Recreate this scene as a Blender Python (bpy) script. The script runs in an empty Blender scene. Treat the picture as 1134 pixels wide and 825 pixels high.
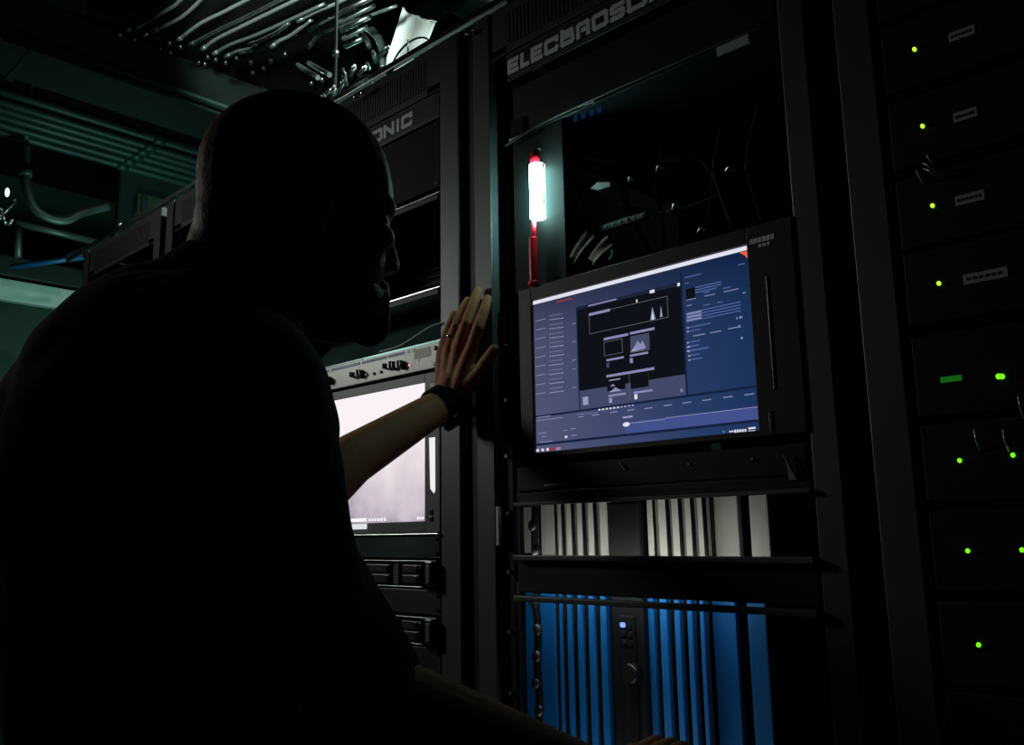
import bpy, bmesh, math, random
from mathutils import Vector, Matrix, Euler
random.seed(7)
sc = bpy.context.scene
COL = sc.collection
# ------------------------------------------------------------------ camera
YAW, PITCH, ROLL, FPX = 0.80468755, 0.17931604, -0.01797577, 977.64
CX, CY = 567.0, 412.5
CAM = Vector((0, -1.0, 1.2))
Fv = Vector((-math.cos(YAW)*math.cos(PITCH), math.sin(YAW)*math.cos(PITCH), math.sin(PITCH)))
r0 = Fv.cross(Vector((0, 0, 1))).normalized(); u0 = r0.cross(Fv)
Rv = r0*math.cos(ROLL)+u0*math.sin(ROLL); Uv = -r0*math.sin(ROLL)+u0*math.cos(ROLL)
cd = bpy.data.cameras.new('camera'); cam = bpy.data.objects.new('camera', cd); COL.objects.link(cam)
M = Matrix((Rv, Uv, -Fv)).transposed().to_4x4(); M.translation = CAM
cam.matrix_world = M
cd.sensor_width = 36; cd.lens = FPX*36/1134; cd.clip_start = .02
sc.camera = cam
def ray(px, py): return Fv + Rv*((px-CX)/FPX) - Uv*((py-CY)/FPX)
def W(px, py, y=0.0):
    d = ray(px, py); return CAM + d*((y-CAM.y)/d.y)
def WZ(px, py, z):
    d = ray(px, py); return CAM + d*((z-CAM.z)/d.z)
def WX(px, py, x):
    d = ray(px, py); return CAM + d*((x-CAM.x)/d.x)
def D(px, py, dep): return CAM + ray(px, py)*dep

# ------------------------------------------------------------------ materials
def lin(c):
    return tuple(((v/255)/12.92 if v/255 <= .04045 else ((v/255+.055)/1.055)**2.4) for v in c)
def mat(name, col, rough=.5, metal=0.0, bump=0.0, bscale=200, var=0.0, vscale=8, spec=.5, coat=0):
    m = bpy.data.materials.new(name); m.use_nodes = True; nt = m.node_tree; b = nt.nodes['Principled BSDF']
    b.inputs['Base Color'].default_value = (*col, 1); b.inputs['Roughness'].default_value = rough
    b.inputs['Metallic'].default_value = metal; b.inputs['Specular IOR Level'].default_value = spec
    b.inputs['Coat Weight'].default_value = coat
    tc = nt.nodes.new('ShaderNodeTexCoord')
    n2 = nt.nodes.new('ShaderNodeTexNoise'); n2.inputs['Scale'].default_value = vscale; n2.inputs['Detail'].default_value = 6
    nt.links.new(tc.outputs['Object'], n2.inputs['Vector'])
    if var:
        mx = nt.nodes.new('ShaderNodeMix'); mx.data_type = 'RGBA'
        mx.inputs['A'].default_value = (*[c*(1-var) for c in col], 1); mx.inputs['B'].default_value = (*[min(1, c*(1+var)) for c in col], 1)
        nt.links.new(n2.outputs['Fac'], mx.inputs['Factor']); nt.links.new(mx.outputs['Result'], b.inputs['Base Color'])
    mr = nt.nodes.new('ShaderNodeMapRange'); mr.inputs['To Min'].default_value = max(.03, rough-.07); mr.inputs['To Max'].default_value = min(1, rough+.07)
    nt.links.new(n2.outputs['Fac'], mr.inputs['Value']); nt.links.new(mr.outputs['Result'], b.inputs['Roughness'])
    if bump:
        n = nt.nodes.new('ShaderNodeTexNoise'); n.inputs['Scale'].default_value = bscale
        bp = nt.nodes.new('ShaderNodeBump'); bp.inputs['Strength'].default_value = bump; bp.inputs['Distance'].default_value = .002
        nt.links.new(tc.outputs['Object'], n.inputs['Vector']); nt.links.new(n.outputs['Fac'], bp.inputs['Height']); nt.links.new(bp.outputs['Normal'], b.inputs['Normal'])
    return m
def emi(name, rgb, s=1.0, linear=False):
    m = bpy.data.materials.new(name); m.use_nodes = True; nt = m.node_tree; nt.nodes.clear()
    e = nt.nodes.new('ShaderNodeEmission'); o = nt.nodes.new('ShaderNodeOutputMaterial')
    e.inputs['Color'].default_value = (*(rgb if linear else lin(rgb)), 1); e.inputs['Strength'].default_value = s
    nt.links.new(e.outputs[0], o.inputs[0]); return m
rackm = mat('grey_black_powder_coat', (.046, .056, .056), .45, bump=.15, bscale=900, var=.12, vscale=5)
blackm = mat('black_powder_coat', (.006, .0062, .0065), .6, bump=.12, bscale=700, var=.2, spec=.2)
innerm = mat('black_inside_metal', (.004, .004, .0045), .6, spec=.3)
panelm = mat('dark_anodised_panel', (.028, .032, .033), .42, .2, bump=.05, bscale=400, var=.1)
bezelm = mat('grey_bezel_plastic', (.09, .093, .095), .5, bump=.08, bscale=800)
dbezel = mat('dark_bezel_plastic', (.012, .0135, .013), .5, bump=.08, bscale=800, spec=.3)
whitem = mat('off_white_enamel', (.52, .53, .50), .35, var=.05)
letterm = mat('pale_grey_lettering', (.72, .75, .73), .5)
blackp = mat('black_plastic', (.01, .01, .011), .35)
rubber = mat('black_rubber', (.003, .003, .003), .75, spec=.12)
pipem = mat('teal_grey_painted_pipe', (.012, .040, .036), .5, .2, var=.3, vscale=10)
satin = mat('satin_black_panel', (.007, .0085, .0085), .75, spec=.12)
conduitm = mat('bright_steel_conduit', (.62, .66, .64), .28, .85, var=.2, vscale=20)
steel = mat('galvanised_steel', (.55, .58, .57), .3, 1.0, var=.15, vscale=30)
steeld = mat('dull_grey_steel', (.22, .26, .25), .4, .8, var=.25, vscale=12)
ductm = mat('painted_duct_metal', (.007, .014, .013), .6, 0, var=.3, vscale=6)
chrome = mat('chrome', (.8, .8, .8), .15, 1.0)
concm = mat('dark_concrete', (.06, .07, .065), .85, bump=.4, bscale=60, var=.3)
wallm = mat('painted_dark_green_wall', (.010, .032, .019), .8, bump=.1, bscale=80, var=.15)
beamm = mat('pale_painted_beam', (.55, .62, .58), .6, var=.3, vscale=6)
sheetm = mat('white_plastic_sheet', (.72, .74, .70), .5, bump=.5, bscale=14, var=.08)
redm = mat('red_plastic', (.85, .012, .03), .35)
bluep = mat('blue_lacquered_panel', (.001, .14, .42), .55, var=.08)
whitep = mat('white_lacquered_panel', (.52, .53, .49), .55, var=.06)
stripeb = mat('blue_print', (.02, .10, .24), .5)
skin = mat('skin', (.40, .165, .085), .6, bump=.3, bscale=260, var=.18, spec=.10, vscale=25)
beardm = mat('dark_beard_hair', (.03, .022, .018), .8, bump=.9, bscale=500)
shirtm = mat('black_cotton', (.008, .009, .009), .95, bump=.6, bscale=600, var=.2, spec=.15)
trousm = mat('black_denim', (.009, .009, .011), .9, bump=.6, bscale=700)
shoem = mat('black_leather', (.01, .01, .01), .4)
silver = mat('silver', (.8, .78, .74), .2, 1.0)
labelm = mat('grey_paper_label', (.34, .36, .34), .6)
ribbonm = mat('pale_ribbon_cable', (.42, .44, .36), .45, var=.25, vscale=40)
cyanp = mat('cyan_plastic', (.01, .35, .45), .4)
greenm = mat('green_plastic', (.01, .16, .05), .35)
bluew = mat('blue_cable_jacket', (.01, .09, .22), .4)
floorm = mat('dark_vinyl_floor', (.03, .032, .033), .4, var=.15)
ceilm = mat('black_painted_ceiling', (.002, .0025, .0025), .95, spec=.15, bump=.3, bscale=40, var=.3)

# ------------------------------------------------------------------ mesh helpers
class MB:
    def __init__(s): s.bm = bmesh.new(); s.mats = []; s.cur = 0
    def m(s, mt):
        if mt not in s.mats: s.mats.append(mt)
        s.cur = s.mats.index(mt); return s
    def _f(s, vs, smooth=False):
        try:
            f = s.bm.faces.new(vs); f.material_index = s.cur; f.smooth = smooth; return f
        except ValueError: return None
    def hexa(s, P):
        v = [s.bm.verts.new(p) for p in P]
        for q in ((0, 3, 2, 1), (4, 5, 6, 7), (0, 1, 5, 4), (1, 2, 6, 5), (2, 3, 7, 6), (3, 0, 4, 7)): s._f([v[i] for i in q])
        return s
    def box(s, x0, x1, y0, y1, z0, z1, bev=0):
        if x0 > x1: x0, x1 = x1, x0
        if y0 > y1: y0, y1 = y1, y0
        if z0 > z1: z0, z1 = z1, z0
        if bev:
            b = min(bev, (x1-x0)*.45, (y1-y0)*.45, (z1-z0)*.45)
            t = bmesh.new(); g = bmesh.ops.create_cube(t, size=1)
            bmesh.ops.scale(t, vec=(x1-x0, y1-y0, z1-z0), verts=t.verts)
            bmesh.ops.translate(t, vec=((x0+x1)/2, (y0+y1)/2, (z0+z1)/2), verts=t.verts)
            bmesh.ops.bevel(t, geom=t.edges[:], offset=b, segments=2, affect='EDGES', profile=.5)
            s.merge(t); return s
        return s.hexa([(x0, y0, z0), (x1, y0, z0), (x1, y1, z0), (x0, y1, z0), (x0, y0, z1), (x1, y0, z1), (x1, y1, z1), (x0, y1, z1)])
    def merge(s, t, smooth=False):
        t.verts.ensure_lookup_table(); mp = [s.bm.verts.new(v.co) for v in t.verts]
        for f in t.faces: s._f([mp[v.index] for v in f.verts], smooth)
        t.free()
    def tube(s, pts, r, seg=10, r1=None, smooth=True, cap=True, flat=1.0):
        pts = [Vector(p) for p in pts]; n = len(pts); rings = []
        nrm = None
        for i, p in enumerate(pts):
            t = (pts[min(i+1, n-1)]-pts[max(i-1, 0)]).normalized()
            if nrm is None:
                a = Vector((0, 0, 1)) if abs(t.z) < .9 else Vector((1, 0, 0)); nrm = t.cross(a).normalized()
            else:
                nrm = (nrm - t*nrm.dot(t)); nrm = nrm.normalized() if nrm.length > 1e-6 else t.orthogonal().normalized()
            bn = t.cross(nrm)
            rr = r if r1 is None else r+(r1-r)*i/(n-1)
            rings.append([s.bm.verts.new(p+nrm*math.cos(2*math.pi*k/seg)*rr+bn*math.sin(2*math.pi*k/seg)*rr*flat) for k in range(seg)])
        for i in range(n-1):
            for k in range(seg): s._f([rings[i][k], rings[i][(k+1) % seg], rings[i+1][(k+1) % seg], rings[i+1][k]], smooth)
        if cap: s._f(rings[0][::-1]); s._f(rings[-1])
        return s
    def cyl(s, p0, p1, r, seg=16, r1=None): return s.tube([p0, p1], r, seg, r1)
    def ell(s, c, rad, R=None, seg=20, rings=12):
        c = Vector(c); R = R or Matrix.Identity(3); rows = []
        top = s.bm.verts.new(c+R@Vector((0, 0, rad[2]))); bot = s.bm.verts.new(c+R@Vector((0, 0, -rad[2])))
        for i in range(1, rings):
            a = math.pi*i/rings
            rows.append([s.bm.verts.new(c+R@Vector((rad[0]*math.sin(a)*math.cos(2*math.pi*k/seg), rad[1]*math.sin(a)*math.sin(2*math.pi*k/seg), rad[2]*math.cos(a)))) for k in range(seg)])
        for k in range(seg):
            s._f([top, rows[0][k], rows[0][(k+1) % seg]], True); s._f([bot, rows[-1][(k+1) % seg], rows[-1][k]], True)
            for i in range(len(rows)-1): s._f([rows[i][k], rows[i+1][k], rows[i+1][(k+1) % seg], rows[i][(k+1) % seg]], True)
        return s
    def cap(s, p0, r0_, p1, r1_, seg=16):          # tapered capsule
        p0, p1 = Vector(p0), Vector(p1); s.ell(p0, (r0_,)*3, seg=seg, rings=10); s.ell(p1, (r1_,)*3, seg=seg, rings=10)
        return s.tube([p0, p1], r0_, seg, r1_)
    def chain(s, pr, seg=16):
        for a, b in zip(pr[:-1], pr[1:]): s.cap(a[0], a[1], b[0], b[1], seg)
        return s
    def prism(s, poly, off):                        # closed polygon (3D points) swept by off
        a = [s.bm.verts.new(Vector(p)) for p in poly]; b = [s.bm.verts.new(Vector(p)+Vector(off)) for p in poly]
        s._f(a); s._f(b[::-1]); n = len(a)
        for i in range(n): s._f([a[i], b[i], b[(i+1) % n], a[(i+1) % n]])
        return s
    def build(s, name, mt=None, parent=None, origin=None, mods=None):
        bmesh.ops.recalc_face_normals(s.bm, faces=s.bm.faces[:])
        if parent is not None: o3 = ORI[parent.name]
        elif origin is not None: o3 = Vector(origin)
        else:
            vs = [v.co for v in s.bm.verts]
            o3 = Vector(((min(v.x for v in vs)+max(v.x for v in vs))/2, (min(v.y for v in vs)+max(v.y for v in vs))/2, min(v.z for v in vs)))
        for v in s.bm.verts: v.co -= o3
        me = bpy.data.meshes.new(name); s.bm.to_mesh(me); s.bm.free()
        for q in (s.mats or [mt]): me.materials.append(q)
        o = bpy.data.objects.new(name, me); COL.objects.link(o)
        if parent is not None: o.parent = parent
        else: o.location = o3
        ORI[o.name] = o3.copy()
        return o
ORI = {}
def tag(o, label=None, cat=None, group=None, kind=None):
    if label: o['label'] = label
    if cat: o['category'] = cat
    if group: o['group'] = group
    if kind: o['kind'] = kind
    return o
def thing(name, loc, label, cat, group=None):
    o = bpy.data.objects.new(name, None); COL.objects.link(o); o.location = loc; o.empty_display_size = .05
    ORI[o.name] = Vector(loc); return tag(o, label, cat, group)
def struct(mb, name, mt): return tag(mb.build(name, mt), kind='structure')
def smooth_pts(pts, n=6):
    pts = [Vector(p) for p in pts]; out = []; P = [pts[0]]+pts+[pts[-1]]
    for i in range(1, len(P)-2):
        for k in range(n):
            t = k/n; a, b, c, d = P[i-1], P[i], P[i+1], P[i+2]
            out.append(.5*((2*b)+(c-a)*t+(2*a-5*b+4*c-d)*t*t+(3*b-a-3*c+d)*t**3))
    out.append(pts[-1]); return out
def Wr(a, b, y=0.0):                                # rectangle (x0,x1,z0,z1) on plane y from two pixels
    p, q = W(*a, y), W(*b, y); return min(p.x, q.x), max(p.x, q.x), min(p.z, q.z), max(p.z, q.z)

# ------------------------------------------------------------------ room shell
struct(MB().box(-6, 3, -3.2, 4, -.1, 0), 'floor', floorm)
struct(MB().box(-6, 3, -3.2, 4, 3.5, 3.6), 'ceiling', ceilm)
struct(MB().box(-6.1, -6, -3.2, 4, 0, 3.5), 'wall_left', wallm)
struct(MB().box(3, 3.1, -3.2, 4, 0, 3.5), 'wall_right', concm)
struct(MB().box(-6.1, 3.1, 4, 4.1, 0, 3.5), 'wall_back', concm)
struct(MB().box(-6.1, 3.1, -3.3, -3.2, 0, 3.5), 'wall_front', concm)

# ------------------------------------------------------------------ racks
ZT = 2.100                                           # rack top
def rack(x0, x1, label, pl=.045, pr=.045, open_left=False):
    """x0..x1 opening; posts outside"""
    t = thing('equipment_rack', ((x0+x1)/2, .4, 0), label, 'rack', 'equipment racks in the row')
    for a, b in ((x0-pl, x0), (x1, x1+pr)):
        m = MB(); m.box(a, b, 0, .005, .02, ZT, .0015)
        if a < x0: m.box(a, a+.004, .004, .03, .02, ZT)
        else: m.box(b-.004, b, .004, .03, .02, ZT)
        ex = x0 if a < x0 else x1; m.box(ex-.003 if a < x0 else ex, ex if a < x0 else ex+.003, .004, .018, .02, ZT)
        m.build('post', rackm, t)
        MB().box(a, b, .76, .79, .02, ZT, .003).build('post', rackm, t)
    # mounting rails
    for a, s in ((x0, 1), (x1, -1)):
        m = MB().m(blackm)
        m.box(a, a+s*.004, .03, .045, .1, 1.99)
        if not open_left or s < 0: m.box(a, a-s*.004, .045, .76, .1, 1.99)
        m.build('mounting_rail', blackm, t)
    if not open_left:
        MB().box(x0-pl+.002, x0-pl+.005, .03, .76, .05, ZT-.02).build('side_panel', innerm, t)
    MB().box(x1+pr-.005, x1+pr-.002, .03, .76, .05, ZT-.02).build('side_panel', innerm, t)
    MB().box(x0-pl, x1+pr, .03, .79, ZT-.012, ZT, .002).build('top_panel', rackm, t)
    MB().box(x0-pl+.01, x1+pr-.01, .775, .78, .05, ZT-.02).build('rear_door', innerm, t)
    MB().box(x0-pl, x1+pr, .0, .79, .0, .05, .002).build('plinth', blackm, t)
    # ventilated fascia
    m = MB().m(rackm)
    zf0, zf1 = 2.012, 2.083
    m.box(x0, x1, .004, .012, zf1, ZT); m.box(x0, x1, .004, .012, zf0-.003, zf0+.012)
    m.box(x0, x0+.04, .004, .012, zf0, zf1); m.box(x1-.04, x1, .004, .012, zf0, zf1)
    n = 52
    for i in range(n):
        x = x0+.04+(x1-x0-.08)*(i+.5)/n
        m.box(x-.0026, x+.0026, .004, .010, zf0+.01, zf1)
    m.box(x0+.03, x1-.03, .009, .011, zf0, zf1)
    m.build('vented_fascia', rackm, t)
    return t
rC = rack(-1.005, -.472, 'tall open rack in the middle holding the blue-lit monitor', .040, .034, open_left=True)
rL = rack(-1.63, -1.134, 'tall rack beside the man holding the white glowing screen', .045, .048)
rR = rack(-.357, .155, 'black rack at the right holding modules with green lights', .043, .045)
rL2 = rack(-2.215, -1.745, 'rack behind the man\'s neck, second farthest in the row', .04, .036)
rL3 = rack(-2.80, -2.33, 'farthest rack in the row, its vented top beyond the man\'s shoulder', .04, .04)

# ------------------------------------------------------------------ lettering by strokes (x right, z up, unit cell 1 x 1)
GLY = {
 'E': [[(1, 1), (.0, 1), (0, 0), (1, 0)], [(0, .5), (.9, .5)]],
 'L': [[(0, 1), (0, 0), (1, 0)]],
 'C': [[(1, .80), (1, 1), (.12, 1), (0, .88), (0, .12), (.12, 0), (.9, 0), (1, .14)]],
 't': [[(0, 1.18), (0, .1), (.1, 0), (.9, 0), (1, .1), (1, .60), (.35, .60)], [(.35, 1.0), (.95, 1.0)]],
 'R': [[(0, 0), (0, .88), (.12, 1), (.88, 1), (1, .88), (1, 0)], [(.5, .45), (1, .45)]],
 'O': [[(.12, 0), (.88, 0), (1, .12), (1, .88), (.88, 1), (.12, 1), (0, .88), (0, .12), (.12, 0)]],
 'S': [[(1, 1), (.12, 1), (0, .88), (0, .6), (.12, .5), (.88, .5), (1, .4), (1, .12), (.88, 0), (0, 0)]],
 'N': [[(0, 0), (0, 1), (1, 0), (1, 1)]],
 'I': [[(.5, 0), (.5, 1)]]}
def strokes(m, lines, f, w, y0, y1):
    """lines in 2D mapped by f(u,v)->(x,z); each segment a slab of width w"""
    for ln in lines:
        P = [Vector(f(*q)) for q in ln]
        for i, (a, b) in enumerate(zip(P[:-1], P[1:])):
            d = (b-a).normalized(); n = Vector((-d.y, d.x))*w/2
            e0 = d*w/2*(1 if i > 0 or ln[0] == ln[-1] or True else 0); a2, b2 = a-e0*.98, b+e0*.98
            yy = y0-.00004*i
            m.prism([(q.x, yy, q.y) for q in (a2-n, b2-n, b2+n, a2+n)], (0, y1-y0, 0))
ADV = [('E', 0, .030), ('L', .030, .024), ('E', .054, .030), ('C', .084, .035), ('t', .119, .033), ('R', .152, .032), ('O', .184, .036), ('S', .220, .032), ('O', .252, .040), ('N', .292, .037), ('I', .329, .018), ('C', .347, .037)]
def header(x0, x1, xt, y, label):
    t = thing('header_panel', ((x0+x1)/2, y, 1.953), label, 'panel', 'lettered header panels')
    MB().box(x0, x1, y, y+.004, 1.9535, 2.0035, .001).build('panel_plate', panelm, t)
    for ch, off, adv in ADV:
        m = MB(); w = adv-.0115; xa = xt+off+.0035
        strokes(m, GLY[ch], lambda u, v: (xa+u*w, 1.9685+v*.0195), .0076, y-.0006, y+.001)
        m.build('letter', letterm, t)
    for z in (2.0012, 1.9585):
        MB().box(xt, x1-.012, y-.0004, y+.001, z-.0005, z+.0005).build('trim_line', steeld, t)
    return t
header(-.962, -.476, -.960, .001, 'long dark header strip with large pale lettering above the middle rack')
header(-1.6165, -1.136, -1.593, .001, 'header strip with pale lettering partly hidden behind the man\'s head')

def screws(m, x0, x1, z0, z1, y, r=.0035):
    for x in (x0+.008, x1-.008):
        for z in (z0+.008, z1-.008): m.cyl((x, y-.002, z), (x, y+.002, z), r, 10)
def blank(x0, x1, z0, z1, y, label, name='blank_panel', mt=None, cat='panel', group=None, dep=.004):
    t = thing(name, ((x0+x1)/2, y, z0), label, cat, group)
    MB().box(x0, x1, y, y+dep, z0, z1, .0012).build('plate', mt or panelm, t)
    m = MB(); screws(m, x0, x1, z0, z1, y); m.build('screws', blackp, t)
    return t
LX0, LX1 = -1.6165, -1.136
A = 1.2
blank(LX0, LX1, A+.618, A+.748, .001, 'plain dark panel directly below the lettered strip by the man\'s face', mt=satin, dep=.006)
# shelves with shiny front edge
def shelf(x0, x1, z, y, label, dep=.45, h=.012):
    t = thing('rack_shelf', ((x0+x1)/2, y+dep/2, z-h), label, 'shelf')
    MB().box(x0+.008, x1-.008, y+.0015, y+dep, z-h, z-.0015).build('tray', innerm, t)
    m = MB(); m.box(x0, x1, y-.001, y+.006, z-.0026, z, .0006); m.build('front_edge', steel, t)
    return t
shelf(LX0, LX1, A+.609, .001, 'rack shelf with a bright front edge at the height of the man\'s brow')
shelf(LX0, LX1, A+.432, .001, 'rack shelf with a bright front edge level with the man\'s chin')
# device standing on each shelf, recessed
t = thing('rack_device', (-1.37, .35, A+.4325), 'dark boxy unit with louvres on the upper shelf near the nose', 'electronic unit')
MB().box(-1.58, -1.17, .22, .44, A+.4325, A+.585, .004).build('case', blackm, t)
m = MB()
for i in range(8): m.box(-1.55, -1.30, .214, .221, A+.45+i*.016, A+.457+i*.016)
m.build('louvre_panel', innerm, t)
m = MB(); m.tube([(-1.21, .22, A+.47), (-1.21, .195, A+.47), (-1.21, .195, A+.55), (-1.21, .22, A+.55)], .004); m.build('handle', blackp, t)
t = thing('rack_device', (-1.37, .2, A+.334), 'low teal-grey unit with a sloping lid below the chin-level shelf', 'electronic unit')
tealm = mat('teal_grey_metal', (.05, .12, .115), .3, .6, var=.6, vscale=9)
MB().prism([(-1.60, .03, A+.334), (-1.60, .40, A+.334), (-1.60, .40, A+.412), (-1.60, .08, A+.412), (-1.60, .03, A+.345)], (.44, 0, 0)).build('case', tealm, t)
m = MB(); m.box(-1.56, -1.40, .028, .034, A+.337, A+.343); m.build('vent_slot', blackp, t)
# thin loose cable over white unit
tag(MB().tube(smooth_pts([(-1.30, -.004, A+.3375), (-1.24, -.006, A+.339), (-1.19, -.008, A+.349), (-1.15, -.006, A+.36), (-1.125, .0, A+.362)]), .0016, 6).build('thin_cable', mat('beige_cable', (.45, .45, .36), .5)), 'thin pale cable lying just above the white rack unit', 'cable')

# white 1U unit
def white_unit():
    z0, z1 = A+.2855, A+.3310; y = -.002
    t = thing('amplifier_unit', (-1.376, .1, z0), 'white one-unit rack device with blue stripes and black knobs, above the glowing screen', 'amplifier')
    MB().box(LX0, LX1, y, .003, z0, z1, .001).build('face_plate', whitem, t)
    MB().box(LX0+.02, LX1-.02, .003, .3, z0+.001, z1-.001).build('case', panelm, t)
    m = MB().m(stripeb)
    for a, b in (((379, 405.5), (399, 402.2)), ((401, 400), (417.5, 398.8)), ((418.5, 396), (428, 396)), ((430, 394.2), (447.5, 390.8))):
        x0, x1, _, _ = Wr(a, b, y); m.box(x0, x1, y-.0006, y+.001, z1-.0085, z1-.0035)
    for i in range(4): m.box(LX0+.02+i*.045, LX0+.058+i*.045, y-.0006, y+.001, z1-.0085, z1-.0035)
    m.build('stripe', stripeb, t)
    for px, py in ((400, 414), (392.5, 415.5), (436, 405), (445, 404), (429, 406)):
        c = W(px, py, y); k = MB(); r = .0085 if px not in (392.5, 429) else .006
        k.cyl((c.x, y, c.z), (c.x, y-.010, c.z), r, 18, r*.86)
        k.box(c.x-.0012, c.x+.0012, y-.0125, y-.009, c.z-r*.8, c.z+r*.8); k.build('knob', blackp, t)
    for i in range(3):
        x = LX0+.05+i*.05; MB().cyl((x, y, z0+.02), (x, y-.012, z0+.02), .008, 18, .007).build('knob', blackp, t)
    m = MB()
    for px, py in ((406.2, 415), (414, 413.5), (421.8, 411.8)):
        c = W(px, py, y); m.cyl((c.x, y, c.z), (c.x, y-.003, c.z), .0028, 10)
    m.build('socket', blackp, t)
    c = W(454, 404.5, y); MB().cyl((c.x, y, c.z), (c.x, y-.003, c.z), .0016, 10).build('indicator_light', emi('red_pilot_light', (255, 170, 160), 1.2), t)
    m = MB()
    for px, py in ((452, 389.5), (457.5, 388.2)):
        c = W(px, py, y); m.box(c.x-.004, c.x+.004, y-.0008, y+.001, c.z-.003, c.z+.003)
    m.build('switch', blackp, t)
    x0, x1, q0, q1 = Wr((459.5, 387.5), (477, 394), y); MB().box(x0, x1, y-.0006, y+.001, q0, q1).build('paper_label', mat('cream_label', (.62, .62, .56), .6), t)
    c = W(463, 399.5, y); m = MB(); strokes(m, [[(-.0035, .003), (0, -.003), (.0035, .003)], [(-.0018, .003), (0, .0005), (.0018, .003)]], lambda u, v: (c.x+u, c.z+v), .0009, y-.0006, y+.001); m.build('emblem', steeld, t)
    m = MB()
    for x in (448.5, 458.5):
        c = W(x, 398, y); m.box(c.x-.0003, c.x+.0003, y-.0004, y+.001, z0+.002, z1-.002)
    m.build('seam', steeld, t)
    m = MB()
    for px, py in ((481.3, 385.3), (481.5, 403.2)):
        c = W(px, py, y); m.cyl((c.x, y, c.z), (c.x, y-.003, c.z), .0042, 12); m.cyl((LX0+.012, y, c.z), (LX0+.012, y-.003, c.z), .0042, 12)
    m.build('screws', blackp, t)
white_unit()

# left rack monitor
def left_monitor():
    y = -.001; z0, z1 = A+.0035, A+.2795
    t = thing('rack_monitor', (-1.376, .05, z0), 'rack monitor with grey bezel showing a bright white image behind the man\'s forearm', 'monitor')
    sx0, sx1, sz0, sz1 = -1.5535, -1.1755, A+.022, A+.2635
    m = MB().m(bezelm)
    m.box(LX0, sx0, y, .012, z0, z1, .001); m.box(sx1, LX1, y, .012, z0, z1, .001)
    m.box(sx0, sx1, y, .012, z0, sz0, .001); m.box(sx0, sx1, y, .012, sz1, z1, .001)
    m.build('bezel', bezelm, t)
    MB().box(LX0+.015, LX1-.015, .012, .07, z0+.003, z1-.003).build('housing', blackm, t)
    sm = bpy.data.materials.new('bright_landscape_screen'); sm.use_nodes = True; nt = sm.node_tree; nt.nodes.clear()
    tc = nt.nodes.new('ShaderNodeTexCoord'); sep = nt.nodes.new('ShaderNodeSeparateXYZ'); nt.links.new(tc.outputs['Generated'], sep.inputs[0])
    no = nt.nodes.new('ShaderNodeTexNoise'); no.inputs['Scale'].default_value = 9; no.inputs['Detail'].default_value = 6; nt.links.new(tc.outputs['Object'], no.inputs['Vector'])
    a = nt.nodes.new('ShaderNodeMath'); a.operation = 'MULTIPLY_ADD'; a.inputs[1].default_value = .75; nt.links.new(no.outputs['Fac'], a.inputs[0]); nt.links.new(sep.outputs['Z'], a.inputs[2])
    cr = nt.nodes.new('ShaderNodeValToRGB'); e = cr.color_ramp.elements
    e[0].position = .38; e[0].color = (*lin((150, 140, 155)), 1); e[1].position = .98; e[1].color = (*lin((250, 242, 246)), 1)
    q = cr.color_ramp.elements.new(.56); q.color = (*lin((205, 192, 205)), 1); q = cr.color_ramp.elements.new(.74); q.color = (*lin((228, 216, 222)), 1)
    nt.links.new(a.outputs[0], cr.inputs[0]); em = nt.nodes.new('ShaderNodeEmission'); nt.links.new(cr.outputs[0], em.inputs[0]); em.inputs[1].default_value = 1.0
    out = nt.nodes.new('ShaderNodeOutputMaterial'); nt.links.new(em.outputs[0], out.inputs[0])
    s = MB().box(sx0, sx1, .003, .006, sz0, sz1).build('screen', sm, t)
    m = MB().m(emi('screen_icon_white', (255, 250, 255), 1)); 
    m.box(sx0+.01, -1.345, .0024, .0032, sz0+.003, sz0+.009); m.build('search_bar', None, s); m = MB().m(bpy.data.materials['screen_icon_white'])
    for i in range(6): m.box(-1.338+i*.009, -1.333+i*.009, .0024, .0032, sz0+.003, sz0+.008)
    for i in range(3): m.box(-1.20+i*.007, -1.196+i*.007, .0024, .0032, sz0+.003, sz0+.008)
    m.build('taskbar_icons', None, s)
    c = W(482, 427, y); m = MB().m(letterm)
    for i in range(4): m.box(c.x-.012+i*.006, c.x-.0075+i*.006, y-.0005, y+.001, c.z-.001, c.z+.005)
    for i in range(2): m.box(c.x-.003+i*.005, c.x+.001+i*.005, y-.0005, y+.001, c.z-.008, c.z-.004)
    m.build('bezel_marking', letterm, t)
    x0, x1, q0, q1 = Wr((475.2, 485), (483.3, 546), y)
    # slim handle strip, its reflected light put in as emission
    MB().prism([(x0+.001, y-.001, q1), (x1-.003, y-.001, q1), (x1-.003, y-.001, q0+.004), (x1-.006, y-.001, q0), (x0+.004, y-.001, q0+.008)], (0, .003, 0)).build('handle_sheen', emi('white_handle_sheen', (238, 240, 240), 1), t)
    m = MB()
    for py in (566, 574):
        c = W(477.5, py, y); m.box(c.x-.004, c.x+.004, y-.002, y+.001, c.z-.005, c.z+.003, .0006)
    m.build('button', blackp, t)
    c = W(402, 583, y); m = MB(); m.box(c.x-.03, c.x+.012, y-.004, y+.001, c.z-.005, c.z+.005, .001); m.m(emi('tiny_white_led', (220, 225, 230))); m.box(c.x+.003, c.x+.006, y-.0046, y-.0036, c.z-.001, c.z+.002); m.build('control_panel', blackp, t)
left_monitor()

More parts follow.
